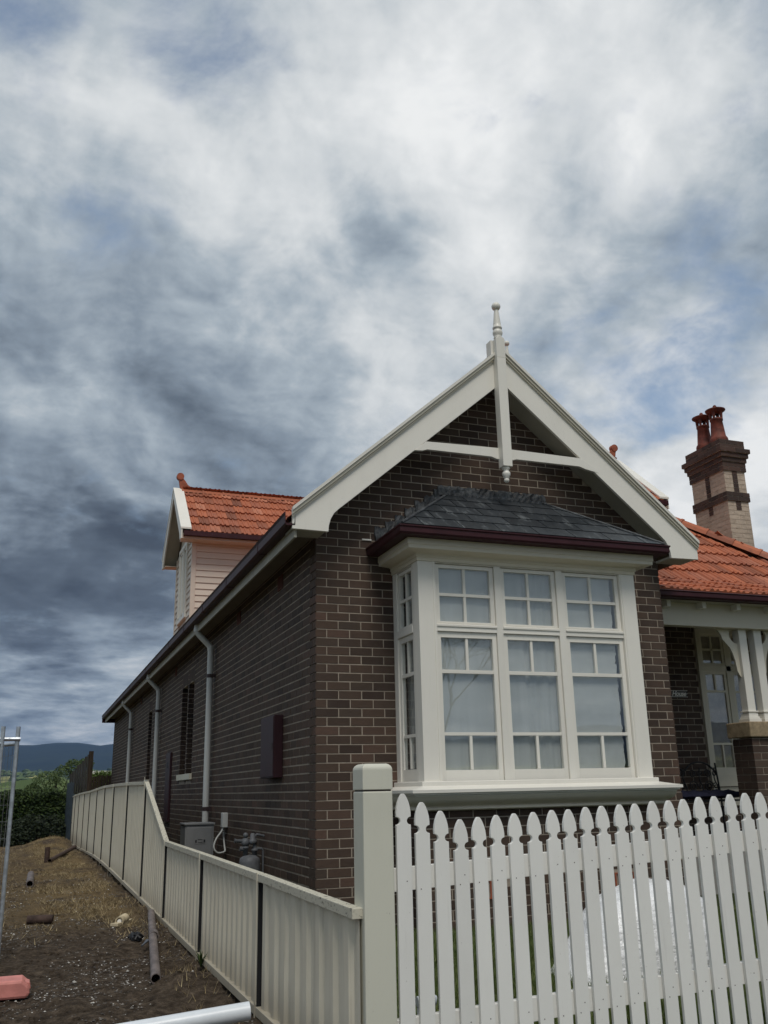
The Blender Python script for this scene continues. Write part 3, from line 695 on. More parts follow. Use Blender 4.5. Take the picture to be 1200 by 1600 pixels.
MB().rings([(0, 3.735), (.012, 3.735), (.012, 3.765), (.022, 3.775), (.022, 3.80), (.035, 3.81), (.05, 3.812), (.15, 3.822), (.15, 3.855), (.158, 3.862), (.158, 3.92), (.0, 3.92)], base).build('cornice', 'cream', bay)
MB().rings([(.0, 1.665), (.03, 1.665), (.035, 1.66), (.035, 1.625), (.15, 1.60), (.195, 1.592), (.195, 1.565), (.175, 1.56), (.172, 1.548), (.155, 1.545), (.15, 1.535)], base).build('sill', 'white', bay)
MB().rings([(.15, 1.535), (.145, 1.51), (.13, 1.482), (.10, 1.46), (.07, 1.447), (.068, 1.437), (.085, 1.43), (.085, 1.418), (.06, 1.41), (.0, 1.405)], base, True).build('sill_cove', 'cream', bay)

# --- bay roof (slates)
EX0, EX1, EY, EZ = BX0-.25, BX1+.25, BY-.25, 4.02; TX0, TX1, TZ = EX0+.94, EX1-.94, 4.69
roofb = MB().add([(EX0, 0, EZ-.02), (EX0, EY, EZ-.02), (EX1, EY, EZ-.02), (EX1, 0, EZ-.02), (TX0, 0, TZ-.02), (TX1, 0, TZ-.02)], [(1, 2, 5, 4), (0, 1, 4), (2, 3, 5), (0, 3, 2, 1)]).build('bay_roof', 'void', house)
rows_n = 5; slen = math.hypot(-EY, TZ-EZ)
def slate_piece(c4, parent, lift):
    n = (Vector(c4[1])-Vector(c4[0])).cross(Vector(c4[3])-Vector(c4[0])).normalized()
    if n.z < 0: n = -n
    lo = n*lift; hi = n*.002; t = n*.006
    v = [Vector(c4[0])+lo, Vector(c4[1])+lo, Vector(c4[2])+hi, Vector(c4[3])+hi]
    MB().add(v+[p-t for p in v], [(0, 1, 2, 3), (4, 5, 1, 0), (5, 6, 2, 1), (7, 4, 0, 3)]).build('slate', 'slate', parent)
for r in range(rows_n):
    t0, t1 = r/rows_n, min(1, (r+1.12)/rows_n)
    za, zb2 = EZ+(TZ-EZ)*t0, EZ+(TZ-EZ)*t1
    def L_(t): return EX0+.94*t
    def R_(t): return EX1-.94*t
    x = EX0-.2+(.21 if r % 2 else 0)
    while x < R_(t0):
        u, v = max(x+.005, L_(t0)), min(x+.415, R_(t0))
        if v-u > .03:
            ut, vt = max(u, L_(t1)), min(v, R_(t1))
            if vt > ut+.001: slate_piece([(u, EY*(1-t0), za), (v, EY*(1-t0), za), (vt, EY*(1-t1), zb2), (ut, EY*(1-t1), zb2)], roofb, .010)
        x += .42
    for side in (0, 1):
        y = EY-.2+(.21 if r % 2 else 0)
        while y < 0:
            u, v = max(y+.003, EY*(1-t0)), min(y+.417, 0)
            if v-u > .03:
                ut = max(u, EY*(1-t1))
                if v > ut:
                    if side == 0: slate_piece([(L_(t0), v, za), (L_(t0), u, za), (L_(t1), ut, zb2), (L_(t1), v, zb2)], roofb, .012)
                    else: slate_piece([(R_(t0), u, za), (R_(t0), v, za), (R_(t1), v, zb2), (R_(t1), ut, zb2)], roofb, .012)
            y += .42
for a, b in (((EX0, EY, EZ), (TX0, 0, TZ)), ((EX1, EY, EZ), (TX1, 0, TZ))):
    a, b = Vector(a), Vector(b); MB().tube([a+Vector((0, 0, .012)), b+Vector((0, 0, .012))], .016, 6).build('hip_flashing', 'lead', roofb)
def crumple(pts_top, pts_bot, y, name):
    """strip of beaten lead against the wall: front skin with wobble, real thickness"""
    vs = []; fs = []; n = len(pts_top)
    for (a, b) in zip(pts_top, pts_bot):
        for k in range(4):
            t = k/3; x = b[0]+(a[0]-b[0])*t+(random.uniform(-.008, .008) if 0 < k < 3 else 0); z = b[1]+(a[1]-b[1])*t
            yy = y-.008-random.uniform(0, .022)-(.03*(1-t)); vs.append((x, yy, z))
    for i in range(n-1):
        for k in range(3): fs.append((i*4+k, (i+1)*4+k, (i+1)*4+k+1, i*4+k+1))
    o = len(vs); vs += [(v[0], -.001, v[2]) for v in vs]
    for i in range(n-1): fs += [(i*4+3, (i+1)*4+3, o+(i+1)*4+3, o+i*4+3), (o+i*4, o+(i+1)*4, (i+1)*4, i*4)]
    fs += [tuple([0, 1, 2, 3, o+3, o+2, o+1, o]), tuple([(n-1)*4+k for k in (3, 2, 1, 0)]+[o+(n-1)*4+k for k in (0, 1, 2, 3)])]
    return MB().add(vs, fs).build(name, 'lead', roofb)
xs = [TX0-.14+i*.034 for i in range(int((TX1-TX0+.24)/.034)+1)]
crumple([(x, 4.775+random.uniform(-.012, .012)) for x in xs], [(x, TZ-.03) for x in xs], 0, 'top_flashing')
# stepped apron down the left side, one lead piece per course
for k in range(7):
    x1 = TX0-.06-k*.115; x0 = x1-.13; zbk = EZ+(TZ-EZ)*max(0, (x1-.065-EX0)/.94)
    n = 5; tops = []; bots = []
    for i in range(n): x = x0+(x1-x0)*i/(n-1); tops.append((x, zbk+.125+random.uniform(-.018, .018))); bots.append((x, EZ+(TZ-EZ)*max(0, (x-EX0)/.94)-.03))
    crumple(tops, bots, 0, 'step_flashing')
MB().box(.50, .60, -.012, .004, 4.092, 4.107).build('mortar_smear', 'letter', roofb)
GPROF = [(.165, 3.94), (.17, 3.922), (.27, 3.922), (.282, 3.94), (.282, 3.985), (.292, 3.995), (.292, 4.008), (.278, 4.008), (.272, 3.93), (.18, 3.93), (.165, 4.0)]
MB().rings(GPROF, (BX0, BX1, BY, 0)).build('bay_gutter', 'gutter', roofb)
MB().rings([(0, 3.92), (.165, 3.92), (.165, 4.0), (0, 4.0)], base).build('bay_fascia', 'gutter', roofb)

# --- gable barge boards, tie, king post
YG = -.32
def barge(side):
    s = side; pts = [(-2.41, 4.07), (-2.04, 4.065), (-2.035, 4.13), (-2.015, 4.20), (-1.98, 4.262), (-1.93, 4.31)]
    pts += [(-.055, 5.96-.855*.055), (-.055, 6.36-.865*.055), (-2.41, 4.275)]
    q = [(GX-s*x*-1*1 if False else GX+s*(-x), z) for x, z in pts]
    return MB().prism(q, 1, YG, YG+.035).build('barge_board', 'white', house, bevel=.003)
for s in (1, -1):
    bo = barge(-s)
    for (o0, o1, pr) in ((0.0, .038, .05), (.042, .075, .034), (.079, .10, .02)):
        sl = .865; c = [(GX-s*2.415, 4.285-o1*1.0), (GX-s*2.415, 4.285-o0), (GX, 6.385-o0), (GX, 6.385-o1)]
        MB().prism(c, 1, YG-pr, YG-.0008).build('capping_mould', 'cream' if o0 else 'white', bo)
    # raked soffit from the barge back to the wall, boxed end at the eave
    MB().prism([(GX-s*.04, 5.96-.855*.04+.03), (GX-s*2.02, 5.96-.855*2.02+.06), (GX-s*2.02, 5.96-.855*2.02+.09), (GX-s*.04, 5.96+.025)], 1, YG+.036, -.002).build('verge_soffit', 'soffit', bo)
m = MB()
m.prism([(.99, 5.03), (1.08, 5.035), (1.14, 5.055), (1.9, 5.055), (1.96, 5.035), (1.995, 5.035), (1.995, 5.165), (1.13, 5.145)], 1, YG-.0025, YG+.04)
m.prism([(2.105, 5.035), (2.14, 5.035), (2.2, 5.055), (3.0, 5.055), (3.08, 5.03), (3.25, 5.0), (3.20, 5.06), (3.02, 5.155), (2.105, 5.165)], 1, YG-.0025, YG+.04)
m.build('collar_tie', 'white', house, bevel=.002)
m = MB(); m.box(1.985, 2.095, YG-.10, YG+.01, 4.93, 6.22)
m.prism([(1.985, 6.22), (2.095, 6.22), (2.095, 6.455), (2.075, 6.475), (2.005, 6.475), (1.985, 6.455)], 1, YG-.10, YG+.01); m.box(1.955, 1.985, YG-.02, YG+.09, 6.2, 6.46)
kp = m.build('king_post', 'white', house, bevel=.003)
c = (2.04, YG-.045, 0)
MB().lathe([(.0, 6.47), (.045, 6.47), (.05, 6.485), (.043, 6.50), (.047, 6.515), (.056, 6.535), (.056, 6.56), (.045, 6.585), (.04, 6.592), (.054, 6.60), (.054, 6.618), (.046, 6.628), (.044, 6.66), (.026, 6.83), (.024, 6.845)], c).ball((c[0], c[1], 6.885), .052, 14, 10).build('finial', 'white', kp)
MB().lathe([(.0, 4.93), (.044, 4.93), (.046, 4.915), (.034, 4.90), (.03, 4.885), (.044, 4.868), (.046, 4.845), (.034, 4.82), (.026, 4.80)], c, 14).ball((c[0], c[1], 4.782), .030, 12, 8).build('drop_pendant', 'white', kp)
# gable back boarding at the eave ends (boxed eaves)
for s in (-1, 1):
    MB().box(min(GX+s*2.06, GX+s*2.40), max(GX+s*2.06, GX+s*2.40), YG+.04, -.004, 4.075, 4.10).build('eave_box', 'soffit', house)

# --- left eave: fascia, gutter, soffit; downpipes
YE = 24.9
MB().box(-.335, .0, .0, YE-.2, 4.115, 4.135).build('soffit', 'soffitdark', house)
MB().box(-.30, -.275, YG+.04, YE-.1, 3.995, 4.19).build('fascia', 'soffit', house)
m = MB(); pr = [(-.30, 4.24), (-.30, 4.105), (-.385, 4.10), (-.405, 4.12), (-.405, 4.20), (-.418, 4.225), (-.40, 4.24), (-.395, 4.125), (-.31, 4.12)]
m.prism([(x, z) for x, z in pr], 1, YG+.0, YE); gt = m.build('gutter', 'gutter', house)
m = MB()
for y in [YG+1.8*i+1.2 for i in range(13)]: m.prism([(-.302, 4.10), (-.388, 4.095), (-.41, 4.118), (-.41, 4.225), (-.42, 4.23), (-.40, 4.245), (-.302, 4.245)], 1, y, y+.03)
m.build('gutter_joint', 'gutter', gt)
MB().prism([(-.40, 4.24), (8.6, 4.24), (8.6, 3.99), (-.40, 3.99)], 1, YE-.1, YE-.05).build('rear_fascia', 'gutter', house)
for y in (5.55, 11.95, 17.95):
    path = [(-.30, y, 4.12), (-.30, y, 4.02), (-.285, y, 3.975), (-.11, y, 3.80), (-.085, y, 3.76), (-.08, y, 3.70), (-.08, y, .45)]
    dp = MB().tube(path, .047, 14).build('downpipe', 'pipe', house)
    MB().tube([(-.30, y, 4.06), (-.30, y, 4.00)], .053, 14).tube([(-.08, y, 3.79), (-.08, y, 3.72)], .053, 14).build('collar', 'pipe', dp)
    for z in (3.30, 1.36): MB().tube([(-.08, y, z), (-.08, y, z+.055)], .050, 14).box(-.08, 0, y-.05, y-.043, z, z+.055).build('bracket', 'band', dp)

# --- roof tiles
def tile_mesh(w=.2, L=.36):
    prof = [(0, .006), (.012, .026), (.028, .033), (.046, .026), (.058, .009), (.088, .006), (.100, .022), (.114, .027), (.128, .022), (.140, .007), (.185, .006), (w+.004, .012)]
    n = len(prof); vs = []
    for (yy, dz) in ((0, .030), (.02, .034), (L, .0)):
        for x, z in prof: vs.append((x, yy, z+dz))
    for x, z in prof: vs.append((x, .0, .004+z*.25))
    fs = []
    for k in range(2):
        for i in range(n-1): fs.append((k*n+i, k*n+i+1, (k+1)*n+i+1, (k+1)*n+i))
    for i in range(n-1): fs.append((3*n+i, 3*n+i+1, i+1, i))
    return MB().add(vs, fs)
TILE = tile_mesh(); TILEME = TILE.mesh('roof_tile', 'terra')
def inside(poly, x, y):
    c = False; n = len(poly)
    for i in range(n):
        x1, y1 = poly[i]; x2, y2 = poly[(i+1) % n]
        if (y1 > y) != (y2 > y) and x < (x2-x1)*(y-y1)/(y2-y1)+x1: c = not c
    return c
TILES = []   # (area, matrix, parent)
def tile_plane(o, u, v, poly, parent, vis=True):
    """o origin at eave, u along eave (unit), v up the slope (unit); poly in (u,v) metres; parent gets the tiles"""
    o, u, v = Vector(o), Vector(u), Vector(v); n = u.cross(v)
    us = [p[0] for p in poly]; vs = [p[1] for p in poly]; r = 0; out = []
    while r*.33 < max(vs):
        v0 = min(vs)+r*.33; k = math.floor(min(us)/.2)
        while k*.2 < max(us):
            u0 = k*.2
            if inside(poly, u0+.1, v0+.16):
                P = o+u*u0+v*v0; jit = random.uniform(-.006, .006); Mx = Matrix(((u.x, v.x, n.x, P.x+n.x*jit), (u.y, v.y, n.y, P.y+n.y*jit), (u.z, v.z, n.z, P.z+n.z*jit), (0, 0, 0, 1)))
                a = 0
                if vis:
                    c = P+u*.1+v*.16; q = px(c); q1 = px(c+u*.2); q2 = px(c+v*.33)
                    if 0 < q[0] < 1200 and 0 < q[1] < 1600 and n.dot(CAM-c) > 0: a = abs((q1[0]-q[0])*(q2[1]-q[1])-(q1[1]-q[1])*(q2[0]-q[0]))
                TILES.append([a, Mx, parent])
            k += 1
        r += 1
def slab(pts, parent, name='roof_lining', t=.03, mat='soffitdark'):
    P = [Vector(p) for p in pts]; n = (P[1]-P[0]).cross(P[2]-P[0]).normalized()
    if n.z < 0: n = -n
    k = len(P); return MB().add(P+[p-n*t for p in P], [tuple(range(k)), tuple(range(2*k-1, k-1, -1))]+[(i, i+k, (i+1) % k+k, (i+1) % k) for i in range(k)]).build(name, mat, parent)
roof = thing('roof', '', ''); del roof['label'], roof['category']; roof.parent = house
def zL(x): return 4.13+.865*(x+.36)
SF = math.tan(math.radians(39.5))
def zF(y): return 4.226+SF*(y-1.35)
XM, YA = 3.94, 5.86
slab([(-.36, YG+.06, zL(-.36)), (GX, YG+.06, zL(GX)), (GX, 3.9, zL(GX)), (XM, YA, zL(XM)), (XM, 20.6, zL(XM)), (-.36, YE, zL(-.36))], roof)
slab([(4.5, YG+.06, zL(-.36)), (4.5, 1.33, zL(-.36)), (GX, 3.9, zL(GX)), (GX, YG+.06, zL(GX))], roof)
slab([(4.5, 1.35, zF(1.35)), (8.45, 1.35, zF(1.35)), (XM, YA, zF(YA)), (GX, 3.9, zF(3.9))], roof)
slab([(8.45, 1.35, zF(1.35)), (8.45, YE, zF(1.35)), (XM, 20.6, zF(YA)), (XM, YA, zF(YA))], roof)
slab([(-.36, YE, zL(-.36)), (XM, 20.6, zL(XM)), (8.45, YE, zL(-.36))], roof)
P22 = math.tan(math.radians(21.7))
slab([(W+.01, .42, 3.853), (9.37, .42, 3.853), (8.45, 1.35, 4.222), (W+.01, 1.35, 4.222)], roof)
sl = math.hypot(1, .87)
vL = Vector((1, 0, .87)).normalized(); vR = Vector((-1, 0, .87)).normalized(); vF = Vector((0, 1, SF)).normalized(); v22 = Vector((0, 1, P22)).normalized()
cs = lambda d: d*sl
up = .012
# left slope: eave runs along -y when seen from outside so that u x v points out
tile_plane((-.36, YE, zL(-.36)+up), (0, -1, 0), vL, [(0, 0), (YE-YG-.05, 0), (YE-YG-.05, cs(2.44)), (YE-3.9, cs(2.44)), (YE-YA, cs(4.3)), (4.3, cs(4.3))], roof)
tile_plane((4.5, 0, zL(-.36)+up), (0, 1, 0), vR, [(YG+.05, 0), (1.3, 0), (3.9, cs(2.42)), (YG+.05, cs(2.42))], roof)
cf = 1/math.cos(math.radians(39.5))
tile_plane((0, 1.33, zF(1.33)+up), (1, 0, 0), vF, [(4.45, 0), (8.37, 0), (XM-.08, (YA-1.35)*cf), (GX, (3.9-1.35)*cf)], roof)
tile_plane((0, .40, 3.853-.01+up), (1, 0, 0), v22, [(W+.03, 0), (9.37, 0), (8.45, 1.02), (W+.03, 1.02)], roof)
tile_plane((8.45, 0, zF(1.35)+up), (0, 1, 0), vR, [(1.35, 0), (YE, 0), (20.6, cs(4.5)), (YA, cs(4.5))], roof, False)
def ridge_caps(a, b, parent, r=.115, step=.42, name='ridge_cap', mat='terra'):
    a, b = Vector(a), Vector(b); L = (b-a).length; d = (b-a)/L; up_ = Vector((0, 0, 1)); sd_ = d.cross(up_).normalized(); nn = sd_.cross(d)
    k = 0
    while k*step < L-.05:
        p0 = a+d*(k*step); p1 = a+d*min(L, (k+1)*step+.03); vs = []; m = MB()
        for p, rr in ((p0, r+.014), (p0+d*.035, r+.014), (p0+d*.036, r), (p1, r-.004)):
            for j in range(7): th = math.pi*j/6; vs.append(p+sd_*math.cos(th)*rr+nn*(math.sin(th)*rr*.85-.02))
        fs = [(q*7+j, q*7+j+1, (q+1)*7+j+1, (q+1)*7+j) for q in range(3) for j in range(6)]; fs.append(tuple(range(7)))
        m.add(vs, fs).build(name, mat, parent); k += 1
ridge_caps((8.45, 1.35, zF(1.35)+.052), (XM, YA, zF(YA)+.052), roof, .14)
ridge_caps((9.37, .42, 3.86), (8.45, 1.35, 4.25), roof)
ridge_caps((GX, YG+.1, zL(GX)+.03), (GX, 3.9, zL(GX)+.03), roof)
ridge_caps((XM, YA, zL(XM)+.03), (XM, 20.6, zL(XM)+.03), roof)
# rear finial on a little gablet at the head of the main roof
gb = MB().prism([(XM-.55, 6.9), (XM+.55, 6.9), (XM, 7.42)], 1, 3.35, 5.4).build('gablet', 'terraflat', roof)
MB().box(XM-.035, XM+.035, 2.83, 2.90, 5.45, 7.86).lathe([(.035, 7.86), (.045, 7.88), (.035, 7.93), (.042, 7.97), (.03, 8.0), (.02, 8.24)], (XM-.0, 2.86, 0), 12).ball((XM, 2.86, 8.285), .046, 12, 8).build('rear_finial', 'white', roof)

# --- dormers
def dormer(yc, side, zap):
    """side -1: faces left; +1: faces right.  Local x measured outwards from x0 (barge plane)"""
    s = side; xb = -.18 if s < 0 else 8.52; zz = zap-7.87
    X = lambda d: xb-s*d          # d metres behind the barge plane
    dm = thing('dormer', '', ''); del dm['label'], dm['category']; dm.parent = house
    xf = X(.30); hw = 1.08
    ze = 6.50+zz; zr = 7.72+zz; zb = 4.3+zz*.5
    def bxs(m, a, b, *r): m.box(min(a, b), max(a, b), *r)
    m = MB(); m.prism([(yc-hw, zb), (yc+hw, zb), (yc+hw, ze), (yc, ze+hw*.9), (yc-hw, ze)], 0, min(xf-s*.02, X(3.2)), max(xf-s*.02, X(3.2)))
    m.build('dormer_wall', 'board', dm)
    z = zb+.02; k = 0
    bh = .125
    while z < ze-.02:
        for yy, sg in ((yc-hw, -1), (yc+hw, 1)):
            p = [(yy+sg*.022, z), (yy+sg*.006, z+bh-.004), (yy, z+bh-.004), (yy, z)]
            if s < 0 or sg < 0: MB().prism(p, 0, min(X(.36), X(3.1)), max(X(.36), X(3.1))).build('weatherboard', 'board', dm)
        m = MB()
        for a, b in ((yc-hw+.05, yc-.52), (yc+.52, yc+hw-.05)):
            if z > ze-.02-.6*0: pass
            m.prism([(xf+s*.022, z), (xf+s*.006, z+bh-.004), (xf-s*.02, z+bh-.004), (xf-s*.02, z)], 1, a, b)
        if s < 0: m.build('weatherboard', 'board', dm)
        z += bh; k += 1
    for yy in (yc-hw-.03, yc+hw-.05): m = MB(); bxs(m, xf+s*.03, xf-s*.06, yy, yy+.08, zb, ze); m.build('corner_board', 'board', dm, bevel=.003)
    # window in the dormer front
    m = MB(); wz0, wz1 = zb+.75, ze-.02
    for a, b, c_, d in ((yc-.52, yc-.44, wz0, wz1), (yc+.44, yc+.52, wz0, wz1), (yc-.05, yc+.05, wz0, wz1), (yc-.55, yc+.55, wz0-.07, wz0), (yc-.55, yc+.55, wz1, wz1+.09)): bxs(m, xf+s*.05, xf-s*.02, a, b, c_, d)
    for a in (yc-.44, yc+.05):
        for (p, q, r, t) in ((a, a+.05, wz0, wz1), (a+.34, a+.39, wz0, wz1), (a, a+.39, wz0, wz0+.06), (a, a+.39, wz1-.05, wz1)): bxs(m, xf+s*.035, xf, p, q, r, t)
    wn = m.build('dormer_window', 'white', dm)
    for a in (yc-.44, yc+.05): m = MB(); bxs(m, xf+s*.012, xf+s*.008, a+.05, a+.34, wz0+.06, wz1-.05); m.build('pane', 'glass', wn)
    # roof
    pt = .90; ew = 1.38; zed = zr-ew*pt+.02
    for sg in (-1, 1):
        P = [(X(.02), yc, zr), (X(.02), yc+sg*ew, zed), (X(3.6), yc+sg*ew, zed), (X(3.9), yc, zr)]
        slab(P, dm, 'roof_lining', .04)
    l = math.hypot(1, pt); vv = Vector((0, 1, pt)).normalized(); vb = Vector((0, -1, pt)).normalized()
    xa = min(X(.20), X(3.9)); xz = max(X(.20), X(3.9))
    tile_plane((0, yc-ew-.02, zed+.0), (1, 0, 0), vv, [(xa, 0), (xz, 0), (xz, ew*l-.02), (xa, ew*l-.02)], dm)
    tile_plane((0, yc+ew+.02, zed+.0), (-1, 0, 0), vb, [(-xz, 0), (-xa, 0), (-xa, ew*l-.02), (-xz, ew*l-.02)], dm, False)
    ridge_caps((X(.16), yc, zr+.03), (X(3.7), yc, zr+.03), dm, .10, .43)
    # barges: board on the face, broad white capping over the verge tiles
    for sg in (-1, 1):
        q = [(yc+sg*.0, zr+.10), (yc+sg*(ew+.04), zed+.07), (yc+sg*(ew+.04), zed-.14), (yc+sg*(ew-.12), zed-.14), (yc+sg*(ew-.20), zed+.0), (yc, zr-.12)]
        MB().prism(q, 0, min(X(0), X(.03)), max(X(0), X(.03))).build('barge_board', 'white', dm, bevel=.003)
        c4 = [(yc, zr+.075), (yc, zr+.115), (yc+sg*(ew+.05), zed+.09), (yc+sg*(ew+.05), zed+.05)]
        MB().prism(c4, 0, min(X(-.01), X(.20)), max(X(-.01), X(.20))).build('verge_capping', 'white', dm, bevel=.003)
        c4 = [(yc, zr-.045), (yc, zr-.06), (yc+sg*(ew-.02), zed-.06), (yc+sg*(ew-.02), zed-.045)]
        MB().prism(c4, 0, min(X(.03), xf), max(X(.03), xf)).build('verge_soffit', 'soffit', dm)
        m = MB(); y0 = yc+sg*ew; y1 = yc+sg*hw
        bxs(m, X(.03), X(3.4), min(y0, y0-sg*.03), max(y0, y0-sg*.03), zed-.13, zed-.02); m.box(min(X(.03), X(3.4)), max(X(.03), X(3.4)), min(y0-sg*.03, y1), max(y0-sg*.03, y1), zed-.13, zed-.115); m.build('eave_board', 'board', dm)
        m = MB(); m.box(min(X(.05), X(3.4)), max(X(.05), X(3.4)), min(y0+sg*.005, y0+sg*.10), max(y0+sg*.005, y0+sg*.10), zed-.085, zed+.005); m.build('gutter', 'gutter', dm)
    # scrolled terracotta ridge finial
    pts = [(0, 0), (-.02, .06), (-.035, .16), (-.06, .25), (-.04, .30), (.0, .325), (.045, .31), (.06, .27), (.05, .235), (.09, .19), (.15, .10), (.24, .045), (.42, .02), (.42, 0)]
    MB().prism([(X(.14+a*1.0), zr+.09+b) for a, b in pts], 1, yc-.035, yc+.035).tube([(X(.125), yc-.05, zr+.09+.275), (X(.125), yc+.05, zr+.09+.275)], .078, 14).build('ridge_finial', 'terraflat', dm, bevel=.006)
    return dm
dormer(10.2, -1, 7.87); dormer(6.6, 1, 8.15)

TILES.sort(key=lambda t: -t[0])
stuff = {}
for k, (a, Mx, par) in enumerate(TILES):
    if k < 300 and a > 0:
        o = link('roof_tile', TILEME, par); o.matrix_local = Mx
    else:
        mm = stuff.setdefault(par.name, (par, MB()))[1]
        mm.add([Mx @ Vector(p) for p in TILE.v], TILE.f)
for par, mm in stuff.values(): mm.build('roof_tiles', 'terra', par, 'stuff')

# --- chimney
CX0, CX1, CY0, CY1 = 8.95, 9.42, 4.08, 4.98
ch = MB().box(CX0, CX1, CY0, CY1, .1, 7.62).build('chimney', 'tanbrick', house)
def course(z, o, nm='band_course', h=.076):
    m = MB(); x0, x1, y0, y1 = CX0-o, CX1+o, CY0-o, CY1+o
    for (a, b, ax, c_, d) in ((x0, x1, 'x', y0, y0+.1), (x0, x1, 'x', y1-.1, y1), (y0+.1, y1-.1, 'y', x0, x0+.1), (y0+.1, y1-.1, 'y', x1-.1, x1)):
        L = b-a; n = max(1, round(L/.24)); off = .5 if int(round(z/.086)) % 2 else 0
        cuts = sorted(set([a]+[min(b, max(a, a+L*(i+off)/n)) for i in range(n+1)]+[b]))
        for u, v in zip(cuts[:-1], cuts[1:]):
            if v-u < .02: continue
            if ax == 'x': m.box(u+.004, v-.004, c_, d, z, z+h)
            else: m.box(c_, d, u+.004, v-.004, z, z+h)
    m.build(nm, 'darkbrick', ch); MB().box(x0+.006, x1-.006, y0+.006, y1-.006, z-.006, z+h+.004).build('mortar_bed', 'mortar', ch)
for z, o in ((6.52, .03), (6.606, .03), (7.10, .03), (7.186, .03), (7.272, .05), (7.358, .08), (7.444, .11), (7.53, .045), (7.616, .045)): course(z, o)
m = MB()
for row in range(64):
    zb = 2.04+row*.086
    if zb > 7.05 or 6.5 < zb < 6.66: continue
    for (a0, a1, ax) in ((CX0, CX1, 'x'), (CY0, CY1, 'y')):
        u = a0-(.12 if row % 2 else 0)
        while u < a1-.01:
            p, q = max(u, a0), min(u+.231, a1)
            if q-p > .02:
                if ax == 'x': m.box(p, q, CY0-.004, CY0-.0005, zb, zb+.077)
                else: m.box(CX0-.004, CX0-.0005, p, q, zb, zb+.077)
            u += .24
m.build('brickwork', 'tanbrickvar', ch, 'stuff')
m = MB()
for z in (6.434, 6.348, 6.69, 6.776, 6.862, 6.948, 7.03): MB().box(9.13, 9.24, CY0-.012, CY0, z+.006, z+.08).build('dark_brick', 'darkbrick', ch); MB().box(CX0-.012, CX0, 4.48, 4.59, z+.006, z+.08).build('dark_brick', 'darkbrick', ch)
for i, (cy, sc) in enumerate(((4.33, 1.0), (4.72, 1.0))):
    c = (9.16, cy, 7.69); b0 = .0
    p = MB().lathe([(.0, 0), (.17, 0), (.17, .11), (.16, .14), (.138, .17), (.108, .49), (.122, .50), (.122, .535), (.108, .54), (.09, .535), (.09, .49)], c, 20).build('chimney_pot', 'potred', ch)
    for k in range(4):
        m = MB(); a = k*math.pi/2+.5; m.tube([(c[0]+.105*math.cos(a), c[1]+.105*math.sin(a), c[2]+.52), (c[0]+.10*math.cos(a), c[1]+.10*math.sin(a), c[2]+.66)], [.02, .035], 6); m.build('cowl_leg', 'potred', p)
    MB().lathe([(.05, .63), (.12, .655), (.185, .70), (.188, .715), (.12, .745), (.04, .755), (.035, .77)], c, 20).ball((c[0], c[1], c[2]+.79), .036, 10, 8).build('cowl', 'potred', p)

# --- verandah
ver = thing('verandah', '', ''); del ver['label'], ver['category']; ver.parent = house
MB().box(W+.002, 9.3, .62, .74, 3.48, 3.77).build('beam', 'cream', ver, bevel=.003)
MB().box(W+.002, 9.3, .44, .62, 3.765, 3.785).build('soffit', 'soffit', ver)
MB().box(W+.002, 9.3, .41, .44, 3.76, 3.86).build('fascia', 'gutter', ver)
MB().prism([(.41, 3.765), (.33, 3.765), (.315, 3.785), (.315, 3.83), (.305, 3.845), (.32, 3.855), (.41, 3.855)], 0, W+.002, 9.4).build('gutter', 'gutter', ver)
x = 4.62
while x < 9.2: MB().box(x, x+.055, .50, .62, 3.69, 3.765).build('rafter_block', 'white', ver); x += .53
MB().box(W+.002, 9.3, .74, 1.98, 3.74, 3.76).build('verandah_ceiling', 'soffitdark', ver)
MB().box(W+.002, 9.3, .56, 1.99, .38, .94).build('verandah_floor', 'concrete', ver)
vb_ = MB().box(W, 9.3, 2.0032, 2.2, .9, 4.15).build('back_wall', 'mortar', ver)
m = MB()
for row in range(-1, 36):
    zt = Z0-CO*row-.005; zb = zt-.076; x = W+(.06 if row % 2 else .18)-.24
    while x < 9.2:
        a, b = max(x, W), x+.23
        if zb > 1.55 and zt < 3.72:
            if a > 6.12 and b < 8.6: x += .24; continue
            b = min(b, 6.16) if a < 6.16 < b else b
        if b-a > .03: brickbox(m, a, b, 2.0, 2.03, zb, zt, 'y')
        x += .24
m.build('brickwork', 'brick', vb_, 'stuff')
# verandah window: casements with toplights
m = MB(); yv = 1.985
for a, b, c_, d in ((6.17, 6.23, 1.62, 3.72), (6.64, 6.72, 1.62, 3.72), (7.2, 7.28, 1.62, 3.72), (6.23, 7.2, 3.12, 3.19), (6.23, 7.2, 3.65, 3.72), (6.23, 7.2, 1.62, 1.70)): m.box(a, b, yv-.02, yv+.05, c_, d)
for a, b in ((6.23, 6.64), (6.72, 7.2)):
    for (p, q, r, t) in ((a, a+.045, 1.70, 3.12), (b-.045, b, 1.70, 3.12), (a+.045, b-.045, 1.70, 1.80), (a+.045, b-.045, 3.07, 3.12), (a, a+.04, 3.19, 3.65), (b-.04, b, 3.19, 3.65), (a+.04, b-.04, 3.19, 3.23), (a+.04, b-.04, 3.61, 3.65),
                         (a+.045, b-.045, 2.10, 2.13), (a+.045, b-.045, 2.82, 2.85), ((a+b)/2-.012, (a+b)/2+.012, 1.80, 2.10), ((a+b)/2-.012, (a+b)/2+.012, 2.85, 3.07), ((a+b)/2-.012, (a+b)/2+.012, 3.23, 3.61), (a+.04, b-.04, 3.41, 3.435)): m.box(p, q, yv-.005, yv+.035, r, t)
vw = m.build('verandah_window', 'cream', ver)
